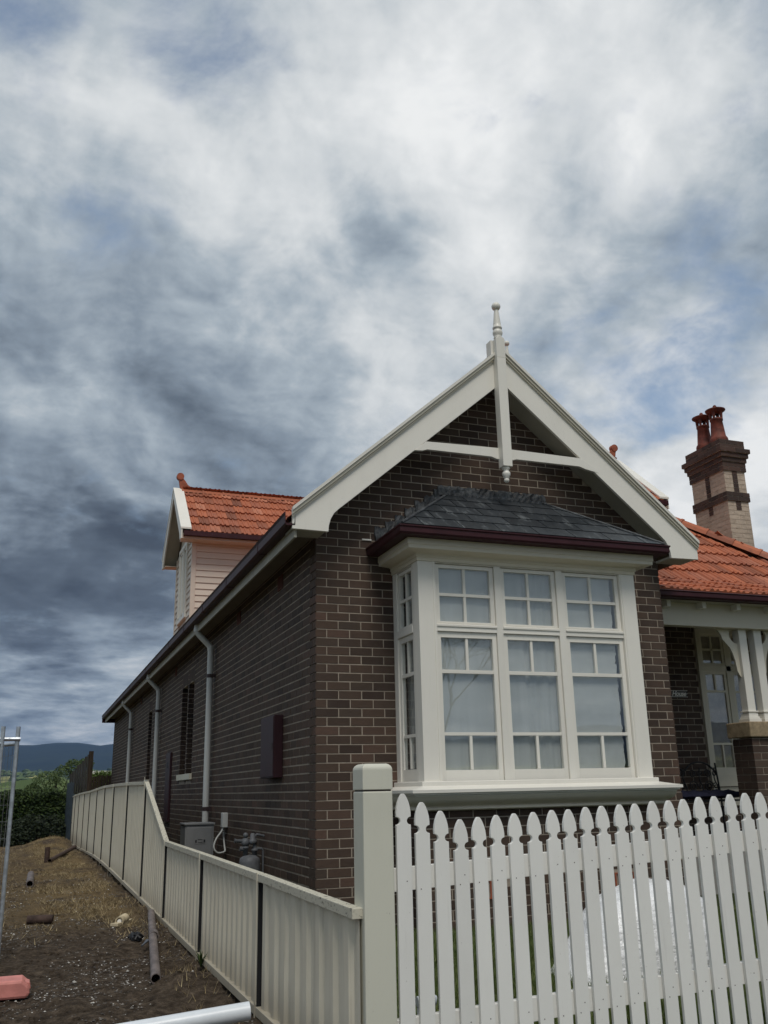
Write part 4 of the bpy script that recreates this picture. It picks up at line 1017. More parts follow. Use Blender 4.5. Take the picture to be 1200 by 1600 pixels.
for a, b in ((6.23, 6.64), (6.72, 7.2)):
    for c_, d in ((1.80, 2.10), (2.13, 2.82), (2.85, 3.07), (3.23, 3.61)): MB().box(a+.045, b-.045, yv+.012, yv+.017, c_, d).build('pane', 'glass', vw)
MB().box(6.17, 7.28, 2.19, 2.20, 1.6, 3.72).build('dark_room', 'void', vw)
n = 60; vs = []
for i in range(n+1):
    x = 6.23+.97*i/n; zz = 2.56-.05*abs(math.sin(x*15)); vs += [(x, yv+.045+.004*math.sin(x*60), zz), (x, yv+.045+.004*math.sin(x*60), 3.07)]
MB().add(vs, [(2*i, 2*i+2, 2*i+3, 2*i+1) for i in range(n)], True).build('valance', 'curtain', vw)
m = MB(); m.box(6.13, 7.4, 1.90, 2.0, 1.55, 1.62); m.box(6.15, 7.4, 1.93, 2.0, 1.44, 1.54); m.box(6.15, 7.4, 1.95, 2.0, 1.30, 1.43); m.build('sill_panel', 'cream', vw, bevel=.003)
# pier, stone cap, twin posts, curved bracket
pr_ = MB().box(5.734, 6.32, .604, .95, .3, 2.12).build('pier', 'mortar', ver); m = MB()
for row in range(21, 43):
    zt = Z0-CO*row-.005; zb = zt-.076; o = row % 2
    if zt > 2.13: continue
    m.box(5.73, 5.73+(.23 if o else .11), .60, .60+(.11 if o else .23), zb, zt); x = 5.73+(.24 if o else .12)
    while x < 6.3: brickbox(m, x, min(x+.23, 6.32), .60, .63, zb, zt, 'y'); x += .24
    y = .60+(.12 if o else .24)
    while y < .95: m.box(5.73, 5.76, y, min(y+.23, .95), zb, zt); y += .24
m.build('brickwork', 'brick', pr_, 'stuff')
MB().box(5.69, 6.36, .56, .99, 2.13, 2.315).build('pier_cap', 'stone', ver, bevel=.012)
for xp in (5.825, 6.065):
    p = MB().box(xp, xp+.12, .70, .82, 2.36, 3.48).build('porch_post', 'white', ver, bevel=.006)
    m = MB(); m.box(xp-.035, xp+.155, .665, .855, 2.316, 2.36); m.box(xp-.022, xp+.142, .678, .842, 2.36, 2.385); m.box(xp-.012, xp+.132, .688, .832, 2.385, 2.42); m.box(xp-.018, xp+.138, .682, .838, 2.44, 2.455); m.build('post_base', 'white', p, bevel=.002)
br = [(5.50, 3.479), (5.55, 3.45), (5.585, 3.40), (5.60, 3.35), (5.65, 3.30), (5.70, 3.25), (5.735, 3.17), (5.76, 3.08), (5.775, 2.95), (5.80, 2.90), (5.824, 2.87), (5.824, 3.30), (5.78, 3.31), (5.74, 3.34), (5.715, 3.38), (5.71, 3.42), (5.735, 3.479)]
MB().prism(br, 1, .745, .775).build('fretwork_bracket', 'cream', ver, bevel=.003)
MB().prism([(12.0-.0-x+.0, z) if False else (12.01-x, z) for x, z in br][::-1], 1, .745, .775).build('fretwork_bracket', 'cream', ver, bevel=.003)
# name plate
sg = thing('house_sign', 'small dark name plate on the shaded verandah wall, ending in the word House', 'sign', (5.83, 1.985, 2.79))
m = MB(); m.prism([(-.40, -.035), (-.385, -.05), (.085, -.05), (.10, -.035), (.10, .035), (.085, .05), (-.385, .05), (-.40, .035)], 1, -.012, .0); m.build('plate', 'signface', sg)
m = MB()
for z in (-.044, .038): m.box(-.385, .085, -.0155, -.012, z, z+.006)
for x, z in ((.088, .04), (.088, -.046), (.088, -.003)): m.box(x, x+.010, -.0155, -.012, z, z+.008)
m.build('border', 'letter', sg)
cu = bpy.data.curves.new('lettering', 'FONT'); cu.body = 'House'; cu.size = .092; cu.shear = .35; cu.extrude = .001; cu.align_x = 'RIGHT'; cu.align_y = 'CENTER'; cu.space_character = .95; cu.offset = .0022
lt = bpy.data.objects.new('lettering', cu); COL.objects.link(lt); lt.parent = sg; lt.rotation_euler = (math.pi/2, 0, 0); lt.location = (.07, -.0145, 0); cu.materials.append(M['letter'])
bpy.context.view_layer.update(); lme = bpy.data.meshes.new_from_object(lt.evaluated_get(bpy.context.evaluated_depsgraph_get())); bpy.data.objects.remove(lt)
lt = link('lettering', lme, sg, loc=(.07, -.0145, 0)); lt.rotation_euler = (math.pi/2, 0, 0)

# ================================================================== wall-mounted and side-passage things
t = thing('meter_box', 'shallow burgundy metal meter box fixed to the side brick wall', 'meter box', (0, 1.27, 1.75))
MB().box(-.10, -.001, 0, .62, 0, .66).build('body', 'boxmetal', t, bevel=.004); MB().box(-.108, -.101, .01, .60, .012, .648).build('door', 'boxmetal', t, bevel=.003)
MB().box(-.112, -.101, .05, .07, .30, .36).build('catch', 'black', t)
t = thing('tall_metal_cover', 'tall narrow brown metal cover with small black square near its top', 'metal cover', (0, 9.95, 1.1))
MB().box(-.04, -.001, 0, .62, 0, 1.28).build('panel', 'boxmetal', t, bevel=.004); MB().box(-.046, -.041, .28, .42, 1.0, 1.10).build('square_port', 'black', t)
t = thing('utility_cabinet', 'grey metal cabinet with small dark badge beside the brick wall', 'cabinet', (-.57, 4.2, .385))
MB().box(0, .38, 0, .42, 0, .82).build('body', 'cab', t, bevel=.006); MB().box(-.012, .392, -.015, .435, .821, .845).build('lid', 'cab', t, bevel=.004); MB().box(.025, .355, -.010, -.001, .03, .79).build('front_panel', 'cab', t, bevel=.004)
m = MB(); m.box(.13, .27, -.013, -.011, .585, .655); m.build('badge_plate', 'wire', t)
m = MB(); m.box(.135, .155, -.015, -.0135, .60, .635); m.box(.245, .265, -.015, -.0135, .60, .635); m.box(.17, .23, -.015, -.0135, .632, .64); m.box(.17, .23, -.015, -.0135, .60, .606); m.build('badge_mark', 'black', t)
t = thing('isolator_box', 'small pale grey electrical box on the wall with looping white conduit', 'electrical box', (0, 4.22, 1.16))
MB().box(-.075, -.001, 0, .13, .0, .19).build('body', 'pipe', t, bevel=.008)
pts = [(-.05, .05, 0), (-.09, .02, -.06), (-.16, -.03, -.14), (-.19, -.05, -.24), (-.14, -.05, -.31), (-.04, -.02, -.30), (.0-.03, .05, -.24), (-.035, .10, -.12), (-.035, .10, 0)]
def smooth(pts, k=4):
    P = [Vector(p) for p in pts]; out = []
    for i in range(len(P)-1):
        a, b, c_, d = P[max(0, i-1)], P[i], P[i+1], P[min(len(P)-1, i+2)]
        for j in range(k):
            t_ = j/k; out.append(.5*((2*b)+(c_-a)*t_+(2*a-5*b+4*c_-d)*t_*t_+(3*b-a-3*c_+d)*t_**3))
    out.append(P[-1]); return out
MB().tube(smooth(pts), .012, 8).build('conduit', 'pipe', t)
t = thing('gas_meter', 'grey gas meter with regulator valves and pipework near the house corner', 'gas meter', (-.17, 2.05, .80))
MB().lathe([(0, -.30), (.10, -.30), (.115, -.27), (.118, .06), (.11, .10), (.07, .13), (.0, .14)], (0, 0, 0), 18).build('body', 'gasgrey', t)
m = MB(); m.lathe([(0, .12), (.028, .12), (.028, .20), (.04, .205), (.04, .225), (.022, .23)], (-.05, 0, 0), 10); m.lathe([(0, .12), (.028, .12), (.028, .17), (.04, .175), (.04, .195), (.022, .20), (.022, .26)], (.055, 0, 0), 10)
m.build('union', 'gasgrey', t)
m = MB(); m.ball((-.05, 0, .27), .05, 12, 8); m.ball((-.05, 0, .345), .03, 10, 6); m.tube([(-.05, 0, .28), (-.16, 0, .29), (-.175, 0, .29)], [.02, .02, .028], 10); m.tube([(-.05, 0, .20), (-.115, 0, .205)], .026, 10)
m.lathe([(.0, .25), (.045, .25), (.05, .27), (.05, .29), (.03, .30), (.025, .36), (.012, .365)], (.03, 0, 0), 12); m.build('regulator', 'gasgrey', t)
m = MB(); m.tube([(.055, 0, .25), (.055, 0, .33), (.075, 0, .35), (.16, 0, .33)], .014, 8); m.tube([(.03, .0, .20), (.13, 0, .20), (.15, 0, .18), (.15, 0, -.4)], .012, 8); m.tube([(-.05, 0, .28), (.055, 0, .28)], .017, 8); m.build('pipework', 'gasgrey', t)

# iron bench on the verandah, with two cushions
t = thing('iron_bench', 'black wrought iron bench with scrolled back on the shaded verandah', 'bench', (5.1, 1.35, .94))
m = MB()
for x in (0.0, 1.05): m.tube([(x, 0, 0), (x, 0, .42), (x+.0, .05, .46)], .012, 6); m.tube([(x, .45, 0), (x, .45, .46), (x, .5, .92)], .012, 6)
m.build('frame', 'iron', t)
MB().box(0, 1.05, 0, .46, .43, .45).build('seat', 'iron', t)
m = MB(); m.tube(smooth([(0, .5, .80), (.12, .5, .90), (.26, .5, .93), (.40, .5, .90), (.52, .5, .82), (.64, .5, .90), (.78, .5, .93), (.92, .5, .90), (1.05, .5, .80)]), .013, 6)
for xc in (.14, .39, .66, .91):
    for zc, r, s_ in ((.62, .075, 1), (.78, .055, -1)):
        m.tube([(xc+s_*r*(1-.8*k/22)*math.cos(k*.5), .495, zc+r*(1-.8*k/22)*math.sin(k*.5)) for k in range(23)], .008, 5)
        m.tube([(xc+.11-s_*.045*(1-.8*k/16)*math.cos(k*.55), .495, zc+.045*(1-.8*k/16)*math.sin(k*.55)) for k in range(17)], .007, 5)
for x in (.02, .265, .525, .785, 1.03): m.tube(smooth([(x, .49, .46), (x+.02, .49, .6), (x-.02, .495, .72), (x, .5, .86)]), .008, 5)
m.build('scrollwork', 'iron', t)
def cushion(loc, w, d, h, label):
    m = MB(); vs = []; n = 12
    for j in range(n+1):
        for i in range(n+1):
            u, v = i/n*2-1, j/n*2-1; e = (1-abs(u)**4)*(1-abs(v)**4); tuft = .018*(math.cos(u*9)*math.cos(v*6)); vs.append((u*w/2, v*d/2, h*.5*e**.4+tuft*e))
    k = len(vs); vs += [(x, y, -z*.5) for x, y, z in vs]; fs = []
    for j in range(n):
        for i in range(n):
            a = j*(n+1)+i; fs.append((a, a+1, a+n+2, a+n+1)); fs.append((k+a+n+1, k+a+n+2, k+a+1, k+a))
    tag(m.add(vs, fs, True).build('cushion', 'cushion', loc=loc), label, 'cushion')
cushion((5.36, 1.57, .94+.50), .56, .46, .13, 'navy cushion on the bench end nearest the bay window')
cushion((5.90, 1.57, .94+.50), .56, .46, .13, 'navy cushion on the bench end nearest the verandah pier')

# ================================================================== PICKET FENCE
YP = -4.692
fen = thing('picket_fence', 'white painted picket fence with shaped arrow-head tops along the front boundary', 'picket fence', (-1.0, YP, .1))
fo = Vector((-1.0, YP, .1))
def slope_z(x): return (x-(-.69))*.0475
m = MB(); PX0, PX1 = -1.135, -.993
pb = MB().box(PX0, PX1, YP-.005, YP+.137, .02, 1.595).build('gate_post', 'post', bevel=.006); pb.parent = fen; pb.name = 'corner_post'
def shift(o): o.location = -fo; return o
shift(pb)
cap = MB(); vs = []
for ins, z in ((0, 1.6015), (0, 1.690), (.0015, 1.698), (.006, 1.706), (.013, 1.712), (.022, 1.7155)):
    vs += [(PX0-.001+ins, YP-.006+ins, z), (PX1+.001-ins, YP-.006+ins, z), (PX1+.001-ins, YP+.138-ins, z), (PX0-.001+ins, YP+.138-ins, z)]
cap.add(vs, [(4*k+j, 4*k+(j+1) % 4, 4*k+4+(j+1) % 4, 4*k+4+j) for k in range(5) for j in range(4)]+[(3, 2, 1, 0), (20, 21, 22, 23)])
co = cap.build('post_cap', 'post', pb, bevel=.003)
MB().box(PX0+.006, PX1-.006, YP+.002, YP+.13, 1.59, 1.61).build('post_neck', 'band', pb)
def picket_outline(h):
    w = .0348; zn = h-.118; q = .0165
    pts = [(-w, 0), (-w, zn-q-.001)]
    pts += [(-w+.0025+q*math.cos(math.radians(t)), zn+q*math.sin(math.radians(t))) for t in (-90, -66, -42, -18, 6, 30, 54, 76)]
    pts += [(-w+.004, zn+q+.0005), (-w, zn+q+.001)]
    pts += [(-.0349, h-.083), (-.0325, h-.062), (-.0268, h-.040), (-.0185, h-.020), (-.0105, h-.007), (-.0045, h-.001)]
    return pts+[(-x, z) for x, z in pts[::-1]]
PICK = [-.984, -.896, -.803, -.709, -.616, -.525, -.431, -.332, -.237, -.148, -.053, .041, .135, .23, .327, .421, .513, .606, .701, .797, .892, .988]
ktr = 1.025; tops = {0: 1.583, 1: 1.545, 2: 1.506, 3: 1.467}
xs = [(-2.538+(x+2.538)*ktr) for x in PICK]
while xs[-1] < 4.6: xs.append(xs[-1]+.0975)
pmesh = {}
for i, x in enumerate(xs):
    zt = 1.6+(tops[i]-1.6)*ktr if i in tops else 1.6+((1.474+.0475*(x+.56))-1.6)*ktr+random.uniform(-.003, .003)
    zb = .16; h = zt-zb
    key = round(h, 2) if i > 3 else h
    mbp = MB().prism(picket_outline(h), 1, -.0095, .0095)
    o = mbp.build('picket', 'picket', fen, bevel=.0014); o.location = Vector((x+random.uniform(-.0015, .0015), YP+.006, zb))-fo; o.rotation_euler = (0, random.uniform(-.003, .003), 0)
def rail(z, h, nm):
    m = MB(); a, b = PX1, 4.7; za = z; zb_ = z+(b-a)*.0475
    m.add([(a, YP+.017, za-h), (b, YP+.017, zb_-h), (b, YP+.052, zb_-h), (a, YP+.052, za-h), (a, YP+.017, za), (b, YP+.017, zb_), (b, YP+.052, zb_), (a, YP+.052, za)],
          [(0, 3, 2, 1), (4, 5, 6, 7), (0, 1, 5, 4), (1, 2, 6, 5), (2, 3, 7, 6), (3, 0, 4, 7)])
    shift(m.build(nm, 'picket', fen, bevel=.002))
rail(1.264, .098, 'rail'); rail(.658, .098, 'rail')
m = MB()
for i, x in enumerate(xs):
    for zr in (1.22, 1.18, .62, .58):
        if random.random() < .35: continue
        m.tube([(x+random.uniform(-.02, .02), YP-.0042, zr+slope_z(x)), (x+.0, YP-.0034, zr+slope_z(x))], .0028, 6) if False else m.box(x-.002+(.012 if zr in (1.22, .62) else -.012), x+.0022+(.012 if zr in (1.22, .62) else -.012), YP-.0042, YP-.0034, zr+slope_z(x), zr+slope_z(x)+.0045)
shift(m.build('nail_head', 'band', fen, 'stuff'))
MB().box(4.7, 4.84, YP-.005, YP+.137, .02, 1.85).build('end_post', 'post', fen, bevel=.01).location = -fo

# ================================================================== STEEL BOUNDARY FENCE
ysrc = [-2.944, -.865, 1.288, 3.356, 5.645, 8.067, 10.145, 12.331, 14.794, 17.175, 19.809, 22.101, 24.409]
zsrc = [1.136, 1.145, 1.151, 1.76, 1.781, 1.787, 1.784, 1.758, 1.719, 1.706, 1.684, 1.653, 1.603]
K = lambda y: CAM.y+(y-CAM.y)*1.0247
KZ = lambda z: 1.6+(z-1.6)*1.0247
posts = [(K(y), KZ(z)) for y, z in zip(ysrc, zsrc)]
steel = thing('steel_fence', 'long cream corrugated steel boundary fence stepping down towards the street', 'steel fence', (XF, YP, .3)); so_ = Vector((XF, YP, .3))
def sh(o): o.location = -so_; return o
def lotz(y): return {True: .31}.get(y < -1, .31+.006*max(0, min(9, y+1)))-(max(0, y-12)*.022)+.035
allp = [(YP-.0, KZ(1.122))]+posts
def top_z(i, t):   # top height in bay i (from allp[i] to allp[i+1])
    a, b = allp[i][1], allp[i+1][1]
    return a+(b-a)*t
RIB = [(0, 0), (.045, 0), (.060, .026), (.095, .030), (.110, .004)]
for i in range(len(allp)-1):
    y0, y1 = allp[i][0], allp[i+1][0]; L = y1-y0-.07; ns = 3 if L > 1.9 else 2
    for k in range(ns):
        a = y0+.03+L*k/ns; b = y0+.03+L*(k+1)/ns; n = 4; st = (b-a)/n; prof = []
        for j in range(n):
            for (u, d) in RIB: prof.append((a+(j+u/.127)*st if u <= .127 else 0, d))
        prof.append((b, 0)); vs = []
        for (y, d) in prof:
            t_ = (y-y0)/(y1-y0); zt = top_z(i, t_)-.02; x = XF+.010-d*.68+.003*k
            vs += [(x, y, lotz(y)+.03), (x, y, zt)]
        m_ = len(prof); fs = [(2*q, 2*q+1, 2*q+3, 2*q+2) for q in range(m_-1)]
        vs += [(x+.0012, y, z) for x, y, z in vs]; fs += [(2*m_+2*q+2, 2*m_+2*q+3, 2*m_+2*q+1, 2*m_+2*q) for q in range(m_-1)]
        sh(MB().add(vs, fs).build('steel_sheet', 'cbond', steel))
    m = MB(); z0, z1 = top_z(i, 0), top_z(i, 1)
    for za, zb_, nm, mt, hh in ((z0, z1, 'top_rail', 'cbtop', .045), (lotz(y0)+.045, lotz(y1)+.045, 'bottom_rail', 'cbond', .05)):
        m = MB(); ya, yb2 = y0+.022, y1-.022; xa, xb_ = XF-.026, XF+.026
        m.add([(xa, ya, za-hh), (xb_, ya, za-hh), (xb_, yb2, zb_-hh), (xa, yb2, zb_-hh), (xa, ya, za), (xb_, ya, za), (xb_, yb2, zb_), (xa, yb2, zb_)],
              [(0, 3, 2, 1), (4, 5, 6, 7), (0, 1, 5, 4), (1, 2, 6, 5), (2, 3, 7, 6), (3, 0, 4, 7)])
        sh(m.build(nm, mt, steel, bevel=.003))
for i, (y, z) in enumerate(posts):
    zz = z if i != 2 else z+.004; zt = zz+(.0 if i != 3 else .05)
    m = MB(); m.box(XF-.030, XF-.026, y-.022, y+.004, lotz(y)-.1, zt+.004); m.box(XF-.005, XF+.03, y-.018, y+.022, lotz(y)-.1, zt-.05)
    sh(m.build('fence_post', 'cbond', steel))
    sh(MB().box(XF-.019, XF+.03, y-.030, y-.0185, lotz(y)-.05, zt-.052).build('slot_shade_strip', 'void', steel))  # black strip standing in for the shadow gap beside the post

# ================================================================== TEMPORARY FENCE AND DEBRIS
def temp_panel(a, b, label):
    a, b = Vector((*a, .28)), Vector((*b, .28)); tp = thing('temporary_fence_panel', label, 'fence panel', a); d = b-a; L = d.length; d = d/L
    m = MB(); H = 1.93
    for s_ in (0, L): m.tube([d*s_, d*s_+Vector((0, 0, H))], .019, 10)
    m.tube([Vector((0, 0, H-.15)), d*L+Vector((0, 0, H-.15))], .016, 8); m.tube([Vector((0, 0, .14)), d*L+Vector((0, 0, .14))], .016, 8); m.build('tube_frame', 'galv', tp)
    m = MB(); k = 1
    while k*.06 < L: m.tube([d*k*.06+Vector((0, 0, .15)), d*k*.06+Vector((0, 0, H-.16))], .0018, 3, caps=False); k += 1
    for q in range(1, 12): m.tube([Vector((0, 0, .14+q*.14)), d*L+Vector((0, 0, .14+q*.14))], .0018, 3, caps=False)
    m.build('wire_mesh', 'wire', tp); return tp
temp_panel((-2.675, .30), (-3.95, 2.25), 'galvanised temporary fence panel running back along the vacant lot')
temp_panel((-2.80, .28), (-4.9, -.75), 'galvanised temporary fence panel leaving the frame at the left edge')
t = thing('fence_clamp', 'steel clamp joining the tops of the two temporary fence posts', 'clamp', (-2.74, .29, 2.10))
MB().tube([(-.085, 0, 0), (.09, 0.0, 0)], .019, 10).build('collar', 'galv', t); MB().tube([(0, -.04, 0), (0, .04, 0)], .008, 8).build('bolt', 'galv', t)
t = thing('plastic_block', 'faded pinkish orange plastic ballast block of the temporary fence on bare soil', 'ballast block', (-2.78, -1.33, .30))
m = MB(); m.prism([(-.42, 0), (.34, 0), (.355, .03), (.35, .075), (.30, .115), (-.42, .115)], 1, -.12, .12); m.build('foot_body', 'blockpink', t, bevel=.018)
MB().prism([(-.42, .112), (.16, .112), (.14, .150), (-.42, .150)], 1, -.085, .085).build('raised_top', 'blockpink', t, bevel=.012)
MB().prism([(.33, .03), (.36, .05), (.35, .09), (.31, .10)], 1, -.06, .06).build('handle_end', 'blockpink', t, bevel=.005)
def pipe_thing(name, a, b, r, mat, label, cat='pipe', thick=.008):
    return tag(MB().hollow(a, b, r, thick).build(name, mat), label, cat)
pv = pipe_thing('pvc_pipe', (-1.345, -3.40, .490), (-2.75, -3.34, .385), .046, 'pvc', 'long white PVC pipe lying at the bottom edge against the steel fence')
pp = thing('long_brown_pipe', 'long weathered brown pipe lying beside the steel fence', 'pipe', (-1.365, .28, .34))
MB().hollow((.15, 1.80, .06), (-.235, -1.80, .025), .036, .006).build('pipe_body', 'brownpipe', pp); MB().hollow((-.006, .26, .049), (-.022, .12, .045), .043, .006).build('pipe_joint', 'brownpipe', pp)
pipe_thing('short_clay_pipe', (-2.45, 2.24, .385), (-2.20, 2.19, .385), .045, 'rustpipe', 'short dark clay pipe lying crosswise near the temporary fence', thick=.01)
pipe_thing('grey_clay_pipe', (-2.42, 7.0, .36), (-2.40, 8.9, .36), .055, 'brownpipe', 'grey brown pipe pointing away from the viewer in the middle of the lot', thick=.012)
pipe_thing('upright_pipe_stub', (-2.08, 12.9, .2), (-2.08, 12.9, .60), .055, 'rustpipe', 'upright dark pipe stub standing in the far part of the lot')
pipe_thing('slanting_pipe', (-2.03, 12.8, .33), (-1.36, 16.8, .40), .045, 'rustpipe', 'dark slanting pipe leaning from the upright stub towards the fence')
t = thing('broken_pipe_junction', 'broken cream pipe junction lying on dead grass', 'pipe fitting', (-1.55, 1.60, .36))
MB().hollow((-.04, -.06, .035), (.03, .08, .05), .044, .012).build('socket', 'creamclay', t); MB().prism([(-.13, -.10), (-.06, -.15), (.06, .05), (.12, .22), (.0, .06)], 2, .0, .028).build('broken_arm', 'creamclay', t, bevel=.004)
MB().tube([(-.04, -.062, .035), (-.025, -.03, .038)], .022, 10).build('plug', 'letter', t)
t = thing('black_plastic_scrap', 'crumpled black plastic scrap beside the long brown pipe', 'plastic scrap', (-1.52, .62, .34))
m = MB()
for k in range(6): a = k*1.1; m.tube(smooth([(.05*math.cos(a), .09*math.sin(a), .01), (.03*math.cos(a+1), .06*math.sin(a+.7), .05), (.06*math.cos(a+2), .1*math.sin(a+1.8), .02)]), .014, 5)
m.box(-.045, .045, -.08, .08, .0, .03); m.build('crumpled_loop', 'black', t)
t = thing('grey_strip_scrap', 'torn grey rubber strip between black scrap and brown pipe', 'rubber strip', (-1.46, .22, .345))
m = MB()
for k in range(3): m.tube(smooth([(-.06+.02*k, -.1+.07*k, .01), (0, -.02+.03*k, .035), (.05, .06+.02*k, .012)]), .008, 5)
m.build('strip', 'rubber', t)
t = thing('green_weed', 'small green spiky weed growing at the foot of the steel fence', 'weed', (-1.20, -1.02, .335))
m = MB()
for k in range(22):
    a = rg.uniform(0, 6.3); L = rg.uniform(.05, .13); w = .006; e = (math.cos(a)*L*.55, math.sin(a)*L*.55, L); dx, dy = -math.sin(a)*w, math.cos(a)*w
    m.add([(dx, dy, 0), (-dx, -dy, 0), (e[0]*.5-dx, e[1]*.5-dy, e[2]*.65), (e[0]*.5+dx, e[1]*.5+dy, e[2]*.65), e], [(0, 1, 2, 3), (3, 2, 4)])
m.build('leaves', 'hedge', t)

# wrapped object and pipe stub on the lawn
def wrapped():
    vs = []; fs = []; n, k = 40, 20; base_o = [(-.84, -.02), (-.66, .18), (-.52, .36), (-.40, .47), (-.08, .565), (.12, .585), (.32, .54), (.43, .44), (.43, .22), (.35, .0)]
    # lofted along y: outline scaled by a rounded envelope
    for j in range(k+1):
        t_ = j/k*2-1; e = (1-abs(t_)**3.2)**.5 if abs(t_) < 1 else 0.02
        for i in range(n+1):
            s_ = i/n*(len(base_o)-1); q = min(int(s_), len(base_o)-2); f = s_-q; x = base_o[q][0]*(1-f)+base_o[q+1][0]*f; z = base_o[q][1]*(1-f)+base_o[q+1][1]*f
            ns = mnoise.fractal(Vector((x*4, t_*3, z*4)), 1.0, 2.0, 4)*.035
            vs.append((x*.92*(.6+.4*e)+ns, t_*.32, max(-.03, z*(.35+.65*e)+ns)))
    for j in range(k):
        for i in range(n): a = j*(n+1)+i; fs.append((a, a+1, a+n+2, a+n+1))
    fs += [tuple(range(n, -1, -1)), tuple(range(k*(n+1), k*(n+1)+n+1))]
    return MB().add(vs, fs, True)
tag(wrapped().build('wrapped_bundle', 'wrap', loc=(1.66, -2.75, .36)), 'big rounded bundle in shiny white plastic on the lawn behind the pickets', 'plastic bundle')
t = thing('white_pipe_elbow', 'small white pipe elbow standing just behind the picket fence', 'pipe elbow', (-.655, -4.2, .35))
MB().tube(smooth([(-.03, 0, 0), (-.03, 0, .20), (-.025, 0, .265), (.0, 0, .285), (.045, 0, .27)]), .021, 12).build('elbow', 'pvc', t); MB().tube([(-.05, 0, .27), (.045, 0, .27)], .024, 12).build('socket', 'pvc', t)

# ================================================================== VEGETATION AND BACK FENCES
def leaf_cloud(n, fn, size, rng):
    vs = []; fs = []
    for i in range(n):
        p = fn(rng)
        if p is None: continue
        s_ = size*rng.uniform(.6, 1.4); a = Vector((rng.uniform(-1, 1), rng.uniform(-1, 1), rng.uniform(-1, 1))).normalized(); b = a.orthogonal().normalized()*s_; a = a*s_*1.7; p = Vector(p); o = len(vs)
        vs += [p-a*.5, p+b*.4, p+a*.5, p-b*.4]; fs.append((o, o+1, o+2, o+3))
    return MB().add(vs, fs)
def hedge_fn(x0, x1, y0, y1, z0, z1, s=1.0):
    def f(r):
        x = r.uniform(x0, x1); y = r.uniform(y0, y1); top = z1+.22*mnoise.noise(Vector((x*1.3, y*1.3, s)))+.10*mnoise.noise(Vector((x*5, y*5, s)))
        z = z0+(top-z0)*(r.random()**.6); yy = y0+.18*mnoise.noise(Vector((x*2.2, z*2.5, s)))
        return (x, max(y, yy+ (0 if r.random() < .5 else 0)), z)
    return f
hd = thing('hedge', 'dense dark green hedge closing the far end of the vacant lot', 'hedge', (-2.9, 27.2, .1))
sh2 = lambda o, t: setattr(o, 'location', -Vector(t.location)) or o
sh2(leaf_cloud(30000, hedge_fn(-5.6, -1.25, 27.0, 27.9, .55, 1.80), .055, rg).build('foliage', 'hedge', hd), hd)
sh2(grid(-5.6, -1.25, 27.5, 27.6, 20, 1, lambda x, y: .1).build('stem_base', 'bark', hd), hd)
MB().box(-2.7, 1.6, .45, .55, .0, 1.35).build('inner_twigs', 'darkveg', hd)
sb = thing('low_dark_shrub', 'low dark shrub growing in front of the far hedge', 'shrub', (-2.2, 26.3, .1))
def dome(cx, cy, cz, rx, ry, rz, s=0.0):
    def f(r):
        th = r.uniform(0, 6.283); u = r.random(); ph = math.acos(u); d = (.55+.45*r.random()**.5)*(1+.28*mnoise.noise(Vector((math.cos(th)*1.7, math.sin(th)*1.7, u*2+s))))
        return (cx+rx*d*math.sin(ph)*math.cos(th), cy+ry*d*math.sin(ph)*math.sin(th), cz+rz*d*math.cos(ph))
    return f
leaf_cloud(9000, dome(0, 0, -.05, 1.5, .5, .95), .05, rg).build('foliage', 'darkveg', sb); MB().tube([(0, 0, -.1), (0, 0, .5)], [.05, .02], 6).build('stem', 'bark', sb)
bs = thing('bright_green_bush', 'bright green strappy bush between the back fence and house corner', 'bush', (-.12, 28.3, .1))
m = MB()
for k in range(2600):
    a = rg.uniform(0, 6.28); r0 = rg.uniform(0, .55); L = rg.uniform(.5, 1.0); x0, y0 = r0*math.cos(a), r0*.6*math.sin(a); z0 = rg.uniform(1.2, 1.95); b = rg.uniform(0, 6.28); w = .012
    p0 = Vector((x0, y0, z0)); p1 = p0+Vector((math.cos(b)*L*.3, math.sin(b)*L*.3, L*.5)); p2 = p0+Vector((math.cos(b)*L*.65, math.sin(b)*L*.65, L*.42)); sd_ = Vector((-math.sin(b)*w, math.cos(b)*w, 0))
    m.add([p0-sd_, p0+sd_, p1+sd_, p1-sd_, p2], [(0, 1, 2, 3), (3, 2, 4)])
m.build('leaves', 'bush', bs); MB().tube([(0, 0, -.1), (0, 0, 1.6)], [.10, .05], 6).build('stem', 'bark', bs)
tr = thing('loose_green_tree', 'loose leafy tree rising behind the paling fence left of the house', 'tree', (-1.65, 31.5, .0))
def tree_fn(r):
    c = [(-.25, 0, 2.3, .55), (.35, .1, 2.55, .5), (.7, 0, 2.85, .40), (0.1, .0, 1.9, .7), (1.15, .2, 2.95, .35), (-.75, .1, 1.95, .4)][r.randrange(6)]
    return dome(c[0], c[1], c[2]-.2, c[3], c[3], c[3]*.9, c[0])(r)
leaf_cloud(5200, tree_fn, .045, rg).build('crown', 'treeleaf', tr); m = MB().tube([(0, 0, -.1), (.05, 0, 1.2), (.1, 0, 2.3)], [.07, .05, .02], 7)
for e in ((-.5, 0, 2.3), (.6, 0, 2.6), (1.0, 0, 2.8)): m.tube([(.05, 0, 1.2), (e[0]*.6, 0, 1.8), e], [.035, .02, .008], 5)
m.build('trunk', 'bark', tr)
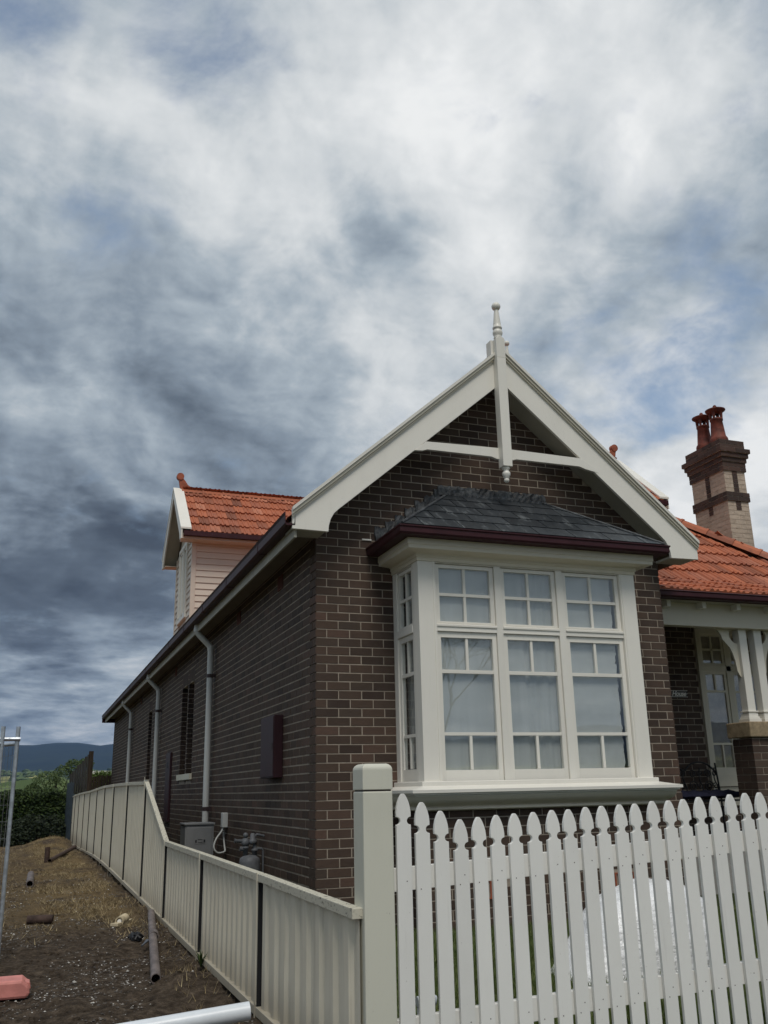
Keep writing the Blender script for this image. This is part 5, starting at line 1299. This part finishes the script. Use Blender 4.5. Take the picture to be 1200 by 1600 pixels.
def paling_fence(name, a, b, z0, za, zb_, n, mat, label, pw=.1, gap=.35, cat='fence', rails=True):
    a, b = Vector((*a, 0)), Vector((*b, 0)); f = thing(name, label, cat, (a.x, a.y, z0)); d = (b-a); L = d.length; d /= L; nn = Vector((-d.y, d.x, 0))
    for i in range(n):
        t_ = (i+.5)/n; p = d*(L*t_); w = L/n*(1-gap)/2; h = za+(zb_-za)*t_-z0+rg.uniform(-.03, .03); q = [p-d*w-nn*.01, p+d*w-nn*.01, p+d*w+nn*.01, p-d*w+nn*.01]
        m = MB().add([(*v.xy, 0) for v in q]+[(*v.xy, h) for v in q], [(0, 1, 5, 4), (1, 2, 6, 5), (2, 3, 7, 6), (3, 0, 4, 7), (4, 5, 6, 7)]); m.build('paling', mat, f)
    m = MB()
    for hh in (.35, .8):
        P = [Vector((0, 0, (za-z0)*hh)), d*L+Vector((0, 0, (zb_-z0)*hh))]; m.tube([P[0]+nn*.035, P[1]+nn*.035], .03, 4)
    m.build('rail', mat, f); return f
paling_fence('blue_grey_fence', (-1.30, 26.8), (-1.18, 24.6), .1, 2.05, 2.05, 7, 'bluegrey', 'dark blue grey paling fence at the far end of the steel fence', gap=.12)
tf = paling_fence('tall_paling_fence', (-1.22, 27.6), (-.78, 23.6), .2, 2.35, 2.95, 8, 'wood', 'tall weathered timber paling fence rising behind the cream steel fence', gap=.3)
MB().box(.40, .54, -4.1, -4.0, 0, 2.80).build('end_post', 'woodbrown', tf)
paling_fence('low_brown_fence', (-.70, 25.9), (.9, 25.9), .2, 2.27, 2.27, 18, 'woodbrown', 'low brown paling fence meeting the rear corner of the house', gap=.18)
cp = thing('carport', 'slim white framed carport roof beyond the back fence', 'carport', (.5, 46, -1.2))
MB().box(.05, 6, 0, 5, 4.02, 4.13).build('roof', 'galv', cp); MB().box(.05, 6, -.05, 0, 3.96, 4.10).build('fascia', 'white', cp)
for x in (.12, 1.5, 3.2): MB().box(x, x+.07, 0, .07, 0, 4.02).build('post', 'wood', cp)
# bare street tree across the road (seen mirrored in the bay window)
bt = thing('bare_street_tree', 'bare branching street tree across the road, mirrored in the bay window panes', 'tree', (13.2, -29, 0))
tm = MB(); tr_rng = random.Random(11)
def branch(p, d, L, r, dep):
    q = p+d*L; mid = p+d*L*.5+Vector((tr_rng.uniform(-1, 1), tr_rng.uniform(-1, 1), tr_rng.uniform(-.3, .3)))*L*.06; tm.tube([p, mid, q], [r, r*.85, r*.68], 5 if dep > 2 else 3, caps=False)
    if dep == 0: return
    for k in range(3 if dep > 1 else 4):
        e = (d+Vector((tr_rng.uniform(-1, 1), tr_rng.uniform(-1, 1), tr_rng.uniform(-.35, .6)))*.75).normalized(); branch(q, e, L*tr_rng.uniform(.62, .85), r*.62, dep-1)
branch(Vector((0, 0, -.2)), Vector((0, 0, 1)), 3.2, .13, 5)
tm.build('trunk_and_branches', 'bark', bt)

# ================================================================== AIR
def haze():
    m = bpy.data.materials.new('haze'); m.use_nodes = True; nt = m.node_tree; nt.nodes.clear(); o = nt.nodes.new('ShaderNodeOutputMaterial'); v = nt.nodes.new('ShaderNodeVolumePrincipled')
    v.inputs['Color'].default_value = (.30, .48, .86, 1); v.inputs['Density'].default_value = .00009; v.inputs['Anisotropy'].default_value = 0; nt.links.new(v.outputs[0], o.inputs['Volume'])
    M['haze'] = m; hz = MB().box(-6600, 6600, -6600, 6600, -30, 420).build('haze', 'haze', kind='stuff'); hz['label'] = 'thin blue air over the valley and hills'
haze()
